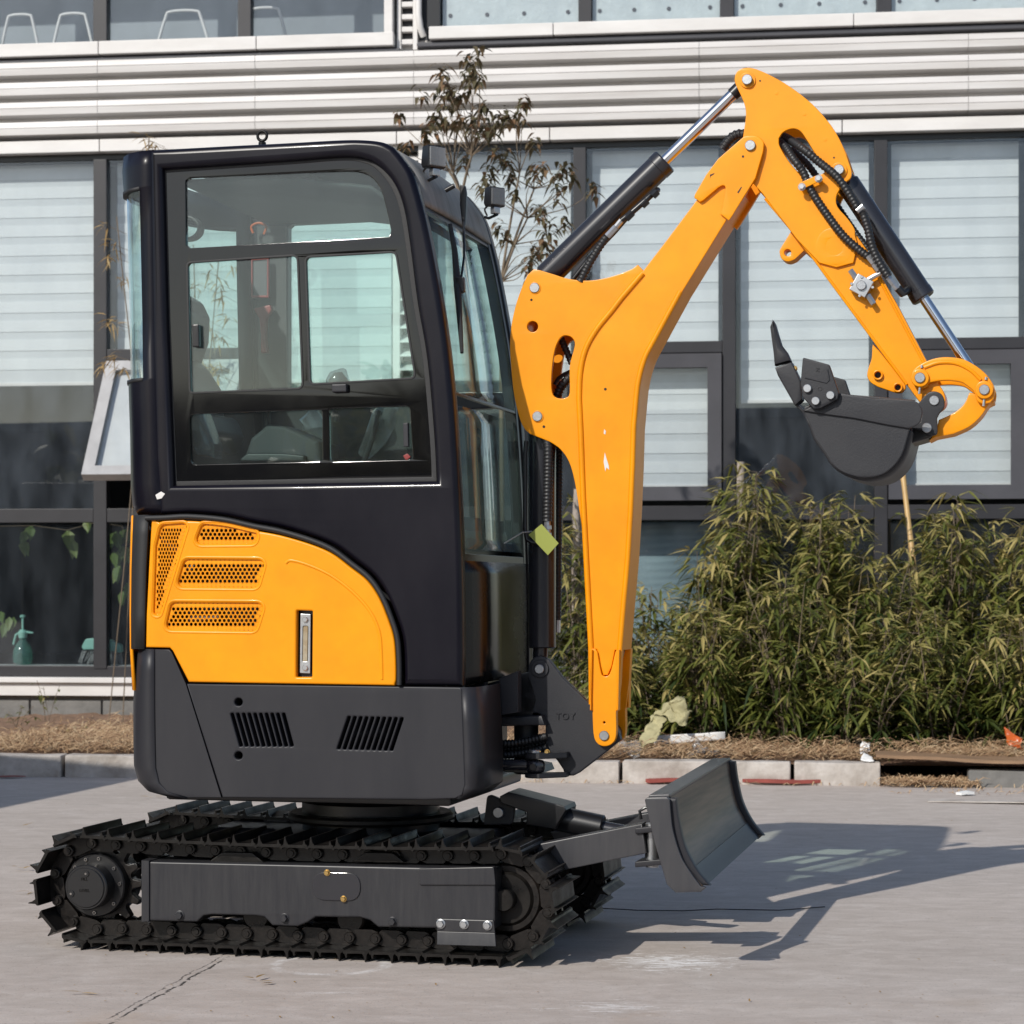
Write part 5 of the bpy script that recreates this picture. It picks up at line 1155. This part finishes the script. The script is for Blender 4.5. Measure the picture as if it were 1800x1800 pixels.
# hoses on the boom and the stick
hs_ = empty('hydraulic_hoses', ex); vh = BC-ws-.022
hose('guarded_hose', [T(1352, 262, BC), T(1372, 250, BC-.02), T(1395, 280, vh), T(1412, 303, vh), (T(1424, 332, vh)), T(1450, 372, vh), T(1480, 412, vh), T(1507, 437, vh), T(1527, 452, vh)], .0115, 'hose', hs_)
hose('guarded_hose', [T(1360, 235, BC), T(1382, 242, BC-.01), T(1412, 262, vh), T(1440, 285, vh-.004), T(1470, 310, vh-.012), T(1492, 340, vh-.012), T(1508, 368, vh-.012)], .0115, 'hose', hs_)
cyl('hose_clip', T(1506, 372, vh-.012), T(1518, 362, vh-.012), .010, 'zinc', hs_, 12)
hose('guarded_hose', [T(1517, 376, vh-.010), T(1525, 400, vh-.012), T(1532, 430, vh-.012), T(1542, 455, vh-.012), T(1557, 480, vh-.012), T(1562, 487, vh-.012)], .0115, 'hose', hs_)
hose('guarded_hose', [T(1270, 262, BC+.02), T(1285, 243, BC+.02), T(1300, 236, BC+.02), T(1315, 238, BC+.02)], .014, 'hose', hs_)
hose('guarded_hose', [T(1390, 262, BC+.04), T(1420, 290, BC+.04), T(1445, 325, BC+.04), T(1470, 360, BC+.04), T(1497, 400, BC+.04), T(1527, 440, BC+.03)], .010, 'hose', hs_)
for p, q in (((1526, 450), (1536, 463)), ((1536, 464), (1545, 476)), ((1560, 486), (1571, 500)), ((1571, 500), (1578, 508))): cyl('hose_fitting', T(*p, vh-.006), T(*q, vh-.006), .0085, 'zinc', hs_, 6, .1)
tube('elbow', [T(1578, 506, vh), T(1586, 516, vh), T(1592, 512, vh+.02), T(1596, 508, vh+.05)], .011, 'black', hs_, 12)
tube('branch_fitting', [T(1545, 474, vh), T(1548, 480, vh), T(1536, 486, vh), T(1526, 492, vh)], .0075, 'zinc', hs_, 8)
# small hydraulic valve
a = radians(-27)
cv = T(1515, 503, BC-ws-.022); bx = box('valve_block', (-.0245, -.014, -.0245), (.0245, .018, .0245), 'zinc', hs_, .002); bx.matrix_local = Matrix.Translation(cv) @ Matrix.Rotation(radians(30), 4, 'Y')
for k, (x, y) in enumerate(((1515, 487), (1534, 505), (1511, 520), (1497, 499))): bolt('valve_bolt', x, y, BC-ws-.036, 2.8, 'pin', hs_, .003, False)
cyl('valve_dial', cv+Vector((0, -.0145, 0)), cv+Vector((0, -.022, 0)), .013, 'pin', hs_, 20)
for d in ((-.025, .036), (.026, -.040)): cyl('valve_fitting', cv+Vector((d[0]*.6, 0, d[1]*.6)), cv+Vector((d[0]*1.25, 0, d[1]*1.25)), .0085, 'zinc', hs_, 6)
HB = [(1404, 322), (1440, 306), (1447, 315), (1411, 332)]
plate('hose_clamp', HB, BC-ws-.040, BC-ws-.034, 'yellow', hs_, bevel=.0015)
for x, y in ((1409.5, 328.5), (1439, 314)): bolt('clamp_bolt', x, y, BC-ws-.040, 5.5, 'zinc', hs_, .010); cyl('clamp_post', T(x, y, BC-ws-.036), T(x, y, BC-ws-.008), .006, 'yellow', hs_, 10)
# hoses by the stick cylinder and through the bracket slot
hose('guarded_hose', [T(1020, 495, .40), T(1032, 470, .40), T(1050, 440, .40), T(1067, 415, .40)], .0115, 'hose', hs_)
cyl('hose_fitting', T(1067, 416, .40), T(1083, 399, .40), .0095, 'zinc', hs_, 6); cyl('hose_fitting', T(1083, 399, .40), T(1093, 387, .40), .0085, 'zinc', hs_, 8)
tube('steel_pipe', [T(1092, 388, .40), T(1105, 378, .40), T(1135, 352, .40), T(1150, 338, .41), T(1156, 334, .44)], .0085, 'black', hs_, 10)
for p, q in (((1100, 385), (1112, 373)), ((1128, 362), (1138, 352)), ((1147, 345), (1156, 336))): cyl('pipe_nut', T(*p, .40), T(*q, .40), .011, 'black', hs_, 6)
tube('steel_pipe', [T(1008, 490, .43), T(1040, 450, .43), T(1080, 408, .43), T(1100, 385, .43)], .007, 'black', hs_, 10)
hose('guarded_hose', [T(984, 590, BC), T(995, 615, BC), T(1006, 640, BC)], .010, 'hose', hs_); hose('guarded_hose', [T(978, 700, BC), T(986, 680, BC), T(1000, 665, BC), T(1012, 660, BC)], .013, 'hose', hs_)
hose('guarded_hose', [T(975, 676, BC+.03), T(985, 662, BC+.03), T(1005, 652, BC+.03)], .006, 'hose', hs_, False)

# ================================================================== PLANTS
def bw(px, py, d):
    q = B(px, py, d); return B.world(q.x, q.y, q.z)
rng = random.Random(21)
def rvec(r, s=1): return Vector((r.uniform(-1, 1), r.uniform(-1, 1), r.uniform(-1, 1)))*s
def bamboo(px, top, half, d, n, label, seed, droop=1., base=1330):
    """a clump of bamboo: canes, side shoots and fans of narrow leaves"""
    r = random.Random(seed); root = empty('bamboo_shrub'); p0 = bw(px, base, d); p0.z = .12; root.location = p0
    tag(root, label, 'bamboo', 'bamboo shrubs along the kerb')
    ht = (bw(px, top, d).z-.12); wd = half/F*p0.y
    P, Fc, tt = [], [], []; bm = bmesh.new()
    for k in range(n):
        u = r.gauss(0, .42); u = max(-1, min(1, u)); bx = Vector((u*wd*.55, r.uniform(-.28, .28), -.02))
        h = ht*(1-.50*abs(u)**1.6)*r.uniform(.45, 1.0) if k > 3 else ht*r.uniform(.88, 1)
        tip = bx+Vector((u*wd*.75+r.uniform(-.12, .12), r.uniform(-.30, .22), h)); mid = (bx+tip)/2+Vector((r.uniform(-.05, .05), 0, h*.06))
        cane = cr([bx, mid, tip], 6); sweep_bm(bm, cane, [.0055-.0038*i/(len(cane)-1) for i in range(len(cane))], 5, False)
        L_ = h; step = .050; t = .10+r.random()*.05
        while t < 1.02:
            i = min(int(t*(len(cane)-1)), len(cane)-2); f = t*(len(cane)-1)-i; c = Vector(cane[i]).lerp(Vector(cane[i+1]), min(f, 1))
            az = r.uniform(0, 2*pi); ln = r.uniform(.05, .17)*(1.25-t*.7); dirn = Vector((cos(az), sin(az)*.9-.25, r.uniform(.05, .9)))
            e = c+dirn*ln
            if r.random() < .5: sweep_bm(bm, [c, e], [.0016, .0009], 3, False)
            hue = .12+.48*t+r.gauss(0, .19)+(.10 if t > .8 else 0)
            for q in range(r.randint(3, 5)):
                aa = az+r.uniform(-1.2, 1.2); dv = Vector((cos(aa), sin(aa), r.uniform(-.7, .75)))
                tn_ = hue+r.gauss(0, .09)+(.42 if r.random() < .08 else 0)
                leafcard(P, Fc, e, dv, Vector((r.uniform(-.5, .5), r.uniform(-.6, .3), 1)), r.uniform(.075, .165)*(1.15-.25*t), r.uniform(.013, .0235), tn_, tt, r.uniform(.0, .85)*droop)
            t += step/L_*r.uniform(.6, 1.4)*.92
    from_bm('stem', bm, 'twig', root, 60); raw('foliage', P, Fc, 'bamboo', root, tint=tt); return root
KB = KD
specs = [(1015, 860, 50, KB+1.9, 20, 'bamboo shrub directly behind the yellow boom, partly hidden by it', 1),
         (1150, 1010, 90, KB+1.35, 44, 'low dark bamboo shrub right of the boom with pale blue glass above it', 2),
         (1308, 806, 52, KB+1.7, 40, 'tall bamboo shrub with a plume in front of the pale stake', 3),
         (1448, 850, 70, KB+1.6, 44, 'bamboo shrub beneath the hanging excavator bucket', 4),
         (1535, 960, 85, KB+1.3, 36, 'lower bamboo shrub left of the tan cane', 5),
         (1655, 870, 70, KB+1.55, 44, 'bamboo shrub just right of the leaning tan cane', 6),
         (1792, 900, 80, KB+1.45, 46, 'bamboo shrub at the right edge of the photo', 7),
         (1235, 1060, 85, KB+.95, 42, 'short front bamboo shrub above the crumpled yellow paper', 8),
         (1385, 1000, 100, KB+.9, 56, 'front bamboo shrub hanging over the kerb right of the dozer blade', 9),
         (1500, 1090, 90, KB+.75, 46, 'front bamboo shrub above the white litter and the end of the kerb', 10),
         (1640, 1060, 100, KB+.85, 52, 'front bamboo shrub above the weathered brown board', 11),
         (1775, 1070, 90, KB+.9, 48, 'front bamboo shrub above the orange wrapper', 12),
         (1930, 900, 110, KB+1.5, 46, 'bamboo shrub beyond the right edge of the photo', 13),
         (1085, 1130, 70, KB+1.0, 32, 'small shaded bamboo shrub behind the foot of the boom', 14),
         (1250, 950, 60, KB+1.5, 26, 'thin bamboo shrub between the low dark shrub and the tall plume', 15)]
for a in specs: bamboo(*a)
# weeds on the left bed
def weed(px, py, d, n, h, label, seed):
    r = random.Random(seed); root = empty('weed'); p0 = bw(px, py, d); p0.z = .13; root.location = p0; tag(root, label, 'weed', 'weeds on the bare bed'); P, Fc, tt = [], [], []; bm = bmesh.new()
    for k in range(n):
        tip = Vector((r.uniform(-.12, .12), r.uniform(-.08, .08), h*r.uniform(.5, 1))); sweep_bm(bm, cr([Vector((r.uniform(-.02, .02), 0, -.01)), tip*.5+Vector((0, 0, .02)), tip], 3), .0016, 4, False)
        for q in range(4): leafcard(P, Fc, tip*r.uniform(.4, 1), Vector((r.uniform(-1, 1), r.uniform(-1, .3), r.uniform(-.4, .6))), Vector((0, 0, 1)), r.uniform(.03, .06), r.uniform(.012, .022), .25+r.random()*.5, tt, .4)
    from_bm('stem', bm, 'twig', root, 60); raw('foliage', P, Fc, 'bamboo', root, tint=tt)
weed(85, 1262, KB+2.6, 4, .32, 'spindly weed with a few leaves reaching the window sill at the left', 1); weed(30, 1272, KB+1.9, 6, .16, 'low weed at the left edge of the bed', 2); weed(130, 1290, KB+1.3, 7, .08, 'small green weed tuft near the left kerb', 3)
weed(890, 1362, KB-.06, 8, .05, 'tiny weed growing at the foot of the kerb below the swing bracket', 4)
# dry bamboo behind the cab
db = empty('dry_bamboo'); p0 = bw(230, 1290, KB+2.4); p0.z = .12; db.location = p0; tag(db, 'dry leafless looking bamboo with tan leaves standing behind the cab', 'bamboo')
P, Fc, tt = [], [], []; bm = bmesh.new(); r = random.Random(9)
DP = [(185, 395), (200, 430), (195, 450), (215, 490), (190, 560), (205, 570), (200, 625), (185, 640), (215, 645), (270, 255), (255, 243), (370, 480), (385, 500), (395, 520), (400, 560), (375, 580), (390, 600), (360, 640), (385, 660), (360, 560), (410, 470), (350, 500), (380, 640)]
canes = [(205, 380), (230, 300), (262, 240), (340, 430), (385, 450)]
for x, y in canes:
    t_ = bw(x, y, KB+2.4)-p0; b_ = Vector((r.uniform(-.15, .45), r.uniform(-.1, .1), 0)); sweep_bm(bm, cr([b_, b_.lerp(t_, .5)+Vector((.05, 0, .05)), t_], 6), .004, 5, False)
for x, y in DP:
    c = bw(x, y, KB+2.4+r.uniform(-.15, .15))-p0; sweep_bm(bm, [c+Vector((r.uniform(.1, .2), 0, -.06)), c], .0015, 4, False)
    for q in range(9):
        leafcard(P, Fc, c+rvec(r, .03), Vector((r.uniform(-1, .6), r.uniform(-.5, .5), r.uniform(-.7, .35))), Vector((0, r.uniform(-1, 1), 1)), r.uniform(.06, .11), r.uniform(.008, .014), r.random(), tt, .5)
from_bm('stem', bm, 'twig', db, 60); raw('foliage', P, Fc, 'dryleaf', db, tint=tt)
# small tree with drooping leaves behind the cab and the boom
tr = empty('young_tree'); DT = KB+.55; p0 = bw(868, 1330, DT); p0.z = .12; tr.location = p0
tag(tr, 'thin young tree with drooping brownish green leaf tufts behind the cab roof and boom', 'tree')
def z8(x, y): return (680+x/4.287, 80+y/4.287)
CL = [(690, 80), (600, 110), (650, 190), (660, 240), (430, 205), (400, 225), (440, 330), (400, 360), (480, 360), (250, 385), (620, 330), (600, 260), (690, 270), (560, 390), (380, 540), (320, 600), (340, 640), (90, 575), (600, 590), (660, 600), (740, 490), (700, 480), (780, 650), (750, 640), (900, 535), (850, 560), (930, 570), (1030, 450), (1020, 570), (140, 790), (590, 870), (890, 850), (830, 830), (890, 900), (780, 970), (760, 1040), (1100, 750), (1130, 950), (1180, 920), (1110, 990), (1300, 970), (1280, 1040), (1390, 1040), (1360, 940), (960, 1150), (930, 1020), (1550, 1100), (1170, 1300), (840, 1380), (900, 1480), (1230, 1400), (1200, 1480), (1100, 1630), (1060, 1660), (1120, 1550), (1200, 1560), (1330, 1365), (1290, 1160), (1120, 1230), (730, 1090), (450, 430), (520, 440), (430, 590), (560, 580), (700, 660), (300, 690)]
P, Fc, tt = [], [], []; bm = bmesh.new(); r = random.Random(14)
dj = [r.uniform(-.30, .30) for _ in CL]
pts = [bw(*z8(x, y), DT+dd)-p0 for (x, y), dd in zip(CL, dj)]
LOW = lambda x, y, dd=0: bw(*z8(x, y), DT+dd)-p0
forks = [(LOW(470, 950), .011), (LOW(500, 960, .1), .011), (LOW(640, 830, -.1), .010), (LOW(1000, 960), .009), (LOW(1110, 1080, .1), .009), (LOW(960, 1500, .05), .010), (LOW(1060, 1300), .009)]
base1, base2 = Vector((-.06, 0, 0)), Vector((.05, 0, 0)); hub1, hub2 = LOW(560, 1150), LOW(860, 1780)
sweep_bm(bm, cr([base1, base1.lerp(hub1, .5)+Vector((.03, 0, 0)), hub1], 6), [.020-.0007*i for i in range(13)], 7, False); sweep_bm(bm, cr([base2, base2.lerp(hub2, .5), hub2], 6), [.018-.0006*i for i in range(13)], 7, False)
for q, rr in forks:
    h = hub1 if q.x < LOW(780, 900).x else hub2
    sweep_bm(bm, cr([h, h.lerp(q, .5)+Vector((0, 0, .02)), q], 4), [rr*(1-.05*i) for i in range(9)], 6, False)
tb = from_bm('trunk', bm, 'twig', tr, 60); bm = bmesh.new()
for c in pts:
    q, rr = min(forks, key=lambda f: (f[0]-c).length+(1.0 if f[0].z > c.z-.02 else 0))
    if q.z > c.z: q = hub2 if c.x > LOW(780, 900).x else hub1
    m_ = q.lerp(c, .55)+Vector((r.uniform(-.03, .03), r.uniform(-.03, .03), r.uniform(-.03, .04)))
    sweep_bm(bm, cr([q, m_, c], 4), [.0042-.0034*i/8 for i in range(9)], 5, False)
    for k in range(r.randint(12, 19)):
        a = r.uniform(0, 2*pi); dv = Vector((cos(a), sin(a), r.uniform(-.35, .45)))
        leafcard(P, Fc, c+rvec(r, .026)+Vector((0, 0, r.uniform(-.02, .045))), dv, Vector((0, 0, 1)), r.uniform(.042, .074), r.uniform(.019, .029), r.random()**1.6, tt, r.uniform(.6, 1.3))
from_bm('branches', bm, 'twig', tr, 60); raw('crown', P, Fc, 'treeleaf', tr, tint=tt)
# stakes and cane
for (x0, y0, x1, y1, lb_) in ((1301, 812, 1309, 1180, 'pale bark stake standing in the tall bamboo left of the bucket'), (1014, 860, 1010, 1180, 'pale bark stake half hidden behind the boom')):
    d = KB+1.9; a, b = bw(x0, y0, d), bw(x1, y1, d); e = a+(b-a)*((a.z-.11)/(a.z-b.z)); n_ = 14
    o = tube('stake', [e.lerp(a, i/n_)+Vector((.004*sin(i*1.9), 0, 0)) for i in range(n_+1)], [.027-.004*i/n_+.002*sin(i*2.7) for i in range(n_+1)], 'bark', None, 10); tag(o, lb_, 'stake')
a, b = bw(1583, 800, KB+2.2), bw(1608, 1010, KB+2.0); e = a+(b-a)*((a.z-.12)/(a.z-b.z)); a2 = a+(a-b)*.25
pts_, rad_ = [], []
for i in range(25):
    f = i/24; pts_.append(e.lerp(a2, f)); rad_.append(.019-.004*f+(.002 if i % 5 == 0 else 0))
tag(tube('bamboo_cane', pts_, rad_, 'pole', None, 12), 'leaning tan bamboo cane rising from the bushes below the bucket', 'cane')

# ================================================================== GROUND LITTER
# straw and dead grass on the bed
P, Fc, tt = [], [], []; r = random.Random(31)
def strand(s, d, L_, z):
    a = r.uniform(0, pi); c = B.world(s, d, z); dv = Vector((cos(a), sin(a)*.7, r.uniform(-.12, .35))); sd = Vector((-sin(a), cos(a), .2)).normalized()*r.uniform(.0014, .003); t_ = r.random(); i = len(P)
    m_ = c+dv*L_*.5+Vector((0, 0, r.uniform(0, .02))); e = c+dv*L_+Vector((0, 0, -L_*.15)); up = Vector((0, 0, .0025))
    for q in (c+sd, c-sd, m_+sd, m_-sd, e, m_+up): P.append(tuple(q))
    Fc.extend([(i, i+2, i+5), (i, i+5, i+1), (i+5, i+3, i+1), (i+2, i+4, i+5), (i+5, i+4, i+3)]); tt.extend([t_]*6)
for k in range(15000):
    left = r.random() < .42
    s = r.uniform(S(-60, KD), S(330, KD)) if left else r.uniform(S(840, KD), S(1950, KD))
    d = KD+.10+abs(r.gauss(0, .55 if not left else .9)); 
    if d > -.1: continue
    strand(s, d, r.uniform(.04, .16), .125+r.uniform(-.005, .045)*(1 if r.random() < .7 else 2))
o = raw('dry_straw', P, Fc, 'straw', None, tint=tt); kind(o, 'stuff')
P, Fc, tt = [], [], []
for k in range(900):
    s = r.uniform(S(1555, KD), S(1720, KD)); d = KD+r.uniform(-.10, .12); strand(s, d, r.uniform(.03, .10), .006+r.uniform(0, .03))
for k in range(110):
    s = r.uniform(S(250, KD), S(1800, KD)); strand(s, KD-r.uniform(.005, .05), r.uniform(.02, .07), .004)
for k in range(60):
    s = r.uniform(S(1560, KD), S(1800, KD)); strand(s, KD-r.uniform(.05, .5), r.uniform(.02, .06), .004)
kind(raw('kerb_debris', P, Fc, 'straw', None, tint=tt), 'stuff')
P, Fc, tt = [], [], []                     # fallen leaves
for k in range(260):
    s = r.uniform(S(880, KD), S(1900, KD)); d = KD+r.uniform(.1, 1.0); c = B.world(s, d, .15); leafcard(P, Fc, c, Vector((r.uniform(-1, 1), r.uniform(-1, 1), .1)), Vector((0, 0, 1)), r.uniform(.05, .09), r.uniform(.012, .02), r.random(), tt, .1)
kind(raw('fallen_leaves', P, Fc, 'dryleaf', None, tint=tt), 'stuff')
def sheetgrid(name, corners, m, amp, label, cat, n=14, seed=0, thick=.0012, fr=None, sc=5):
    """crumpled sheet between four world corners"""
    from mathutils import noise
    a, b, c, d = corners; rows = []
    for i in range(n+1):
        row = []
        for k in range(n+1):
            p = a.lerp(b, k/n).lerp(d.lerp(c, k/n), i/n); row.append(p+noise.noise_vector(p*sc*4+Vector((seed, seed, seed)))*amp+noise.noise_vector(p*sc*14+Vector((seed, 0, 0)))*amp*.35)
        rows.append(row)
    o = grid(name, rows, m, None, thick, 25); tag(o, label, cat); return o
d = KB+.40
sheetgrid('paper_sheet', [bw(1118, 1312, d-.12), bw(1152, 1305, d-.12), bw(1168, 1262, d+.02), bw(1150, 1258, d+.02)], 'paper', .026, 'crumpled yellow paper strip lying on the straw right of the boom foot', 'paper', seed=3)
sheetgrid('paper_sheet', [bw(1148, 1258, d), bw(1208, 1278, d-.06), bw(1218, 1246, d), bw(1186, 1222, d+.03)], 'paper', .030, 'cream folded paper leaning in the leaves above the yellow paper strip', 'paper', seed=5)
q = [bw(1150, 1309, d+.05), bw(1275, 1300, d+.02), bw(1275, 1286, d+.02), bw(1150, 1294, d+.05)]
sheetgrid('white_board', q, 'white', .003, 'flat white board lying on the straw behind the yellow paper', 'board', n=6, thick=.012)
sheetgrid('plastic_bag', [bw(1222, 1305, d-.18), bw(1275, 1325, d-.24), bw(1262, 1330, d-.2), bw(1216, 1326, d-.24)], 'film', .030, 'clear crumpled plastic bag on the straw behind the dozer blade', 'bag', seed=8, n=18, sc=8)
sheetgrid('plastic_film', [bw(1088, 1330, d-.2), bw(1125, 1332, d-.26), bw(1128, 1305, d-.1), bw(1090, 1300, d-.1)], 'film', .02, 'smoky plastic film heaped behind the swing bracket tip', 'plastic film', seed=11, n=14)
# weathered board bridging the gap in the kerb
wbp = [B(1540, 1330, KD-.04), B(1850, 1334, KD-.04)]; 
P_, F_ = [], []; N = 24
for i in range(N+1):
    f = i/N; s = wbp[0].x+(wbp[1].x-wbp[0].x)*f; zz = .128+.006*sin(f*7)+.010*(1-f)+(.012*(1-f*6) if f < .16 else 0); y0 = KD-.05+.02*sin(f*5); y1 = KD+.15+.02*sin(f*4+1)-(.08*(1-f*8) if f < .12 else 0)
    for y, dz in ((y0, 0), (y1, .012), (y1, .026), (y0, .016)): P_.append((s, y, zz+dz))
for i in range(N):
    for k in range(4): F_.append((i*4+k, i*4+(k+1) % 4, i*4+4+(k+1) % 4, i*4+4+k))
F_ += [(0, 1, 2, 3), (N*4+3, N*4+2, N*4+1, N*4)]
o = raw('weathered_board', P_, F_, 'wood', None, 30); B.place(o); tag(o, 'long weathered brown board bridging the gap at the end of the kerb', 'board')
def gw(px, py, z=0): return G(px, py, z)
def ground_strip(name, pts, wd, z, m, label, cat, thick=.004):
    P_, F_ = [], []; N = len(pts)-1
    for i, (x, y) in enumerate(pts):
        a = gw(x, y); t_ = gw(*pts[min(i+1, N)])-gw(*pts[max(i-1, 0)]); nrm = Vector((-t_.y, t_.x, 0)).normalized()*wd[i]
        for q, zz in ((a-nrm, z), (a+nrm, z), (a+nrm, z+thick), (a-nrm, z+thick)): P_.append((q.x, q.y, zz+.006*abs(sin(i*1.3))))
    for i in range(N):
        for k in range(4): F_.append((i*4+k, i*4+(k+1) % 4, i*4+4+(k+1) % 4, i*4+4+k))
    F_ += [(0, 1, 2, 3), (N*4+3, N*4+2, N*4+1, N*4)]
    return tag(raw(name, P_, F_, m, None, 30), label, cat)
ground_strip('red_strip', [(1138, 1378.5), (1180, 1377.5), (1230, 1378), (1300, 1377.5), (1350, 1379), (1400, 1379.5), (1450, 1378.5), (1490, 1379.5), (1512, 1380)], [.03, .05, .05, .055, .06, .055, .07, .05, .015], .008, 'redstrip', 'torn red strip lying along the foot of the kerb behind the dozer blade', 'strip', .018)
ground_strip('pink_strip', [(-20, 1367.5), (20, 1368), (45, 1367.5)], [.02, .03, .008], .004, 'redstrip', 'short pinkish strip at the foot of the kerb at the left edge', 'strip')
ground_strip('wood_sliver', [(1497, 1376), (1536, 1378)], [.012, .009], .010, 'paper', 'pale wooden sliver at the end of the red strip', 'sliver', .01)
ground_strip('white_scrap', [(1685, 1399), (1700, 1398), (1707, 1399)], [.02, .035, .02], .004, 'whitepaper', 'small white scrap on the concrete below the brown board', 'scrap', .012)
a, b = gw(1680, 1352, .06), gw(1722, 1384, .004)
tag(tube('plastic_straw', [a, a.lerp(b, .5), b], .008, 'sashgrey', None, 8), 'grey plastic tube leaning from the kerb gap to the concrete', 'tube')
o = sheetgrid('white_cup', [bw(1512, 1325, KD+.2), bw(1530, 1322, KD+.2), bw(1530, 1305, KD+.25), bw(1514, 1302, KD+.25)], 'whitepaper', .012, 'white broken cup in the leaves above the end of the kerb', 'cup', n=8, seed=2)
o = sheetgrid('white_scrap', [bw(1513, 1336, KD+.04), bw(1536, 1338, KD+.02), bw(1534, 1328, KD+.1), bw(1518, 1325, KD+.1)], 'whitepaper', .010, 'white torn scrap on the kerb left of the brown board', 'scrap', n=8, seed=4)
o = sheetgrid('orange_wrapper', [bw(1768, 1308, KD+.3), bw(1800, 1316, KD+.25), bw(1795, 1300, KD+.3), bw(1768, 1278, KD+.35)], 'orange', .018, 'shiny orange snack wrapper on the straw at the right edge', 'wrapper', n=12, seed=6)
# flat slats and a stalk on the concrete
ground_strip('grey_slat', [(1632, 1409), (1800, 1413), (1900, 1416)], [.05, .05, .05], .002, 'kerb', 'weathered grey slat lying flat on the concrete at the right edge', 'slat', .005)
tag(tube('dry_stalk', [gw(1050, 1596, .006), gw(1120, 1600, .008), gw(1200, 1601, .006), gw(1260, 1598, .008), gw(1370, 1600, .006), gw(1450, 1594, .006)], .0018, 'rubber', None, 6), 'thin dark stalk lying across the shadow beside the front of the tracks', 'stalk')
# dust, grit and small leaves on the yard
P, Fc, tt = [], [], []
for px, py in ((275, 1402), (262, 1405), (40, 1455), (30, 1528), (45, 1530), (50, 1570), (300, 1620), (445, 1722), (480, 1728), (145, 1745)):
    c = gw(px, py, .004); 
    for q in range(2): leafcard(P, Fc, c+rvec(r, .012)*Vector((1, 1, 0)).length*.5+Vector((0, 0, .004)), Vector((r.uniform(-1, 1), r.uniform(-.5, .5), .05)), Vector((0, 0, 1)), r.uniform(.03, .06), r.uniform(.006, .012), r.random(), tt, .05)
for k in range(260):
    c = gw(r.uniform(-50, 1850), 1400+390*r.random()**1.3, .002); L_ = r.uniform(.004, .012); leafcard(P, Fc, c, Vector((r.uniform(-1, 1), r.uniform(-1, 1), .15)), Vector((0, 0, 1)), L_, L_*.5, r.random()*.2, tt, 0)
kind(raw('yard_debris', P, Fc, 'dryleaf', None, tint=tt), 'stuff')
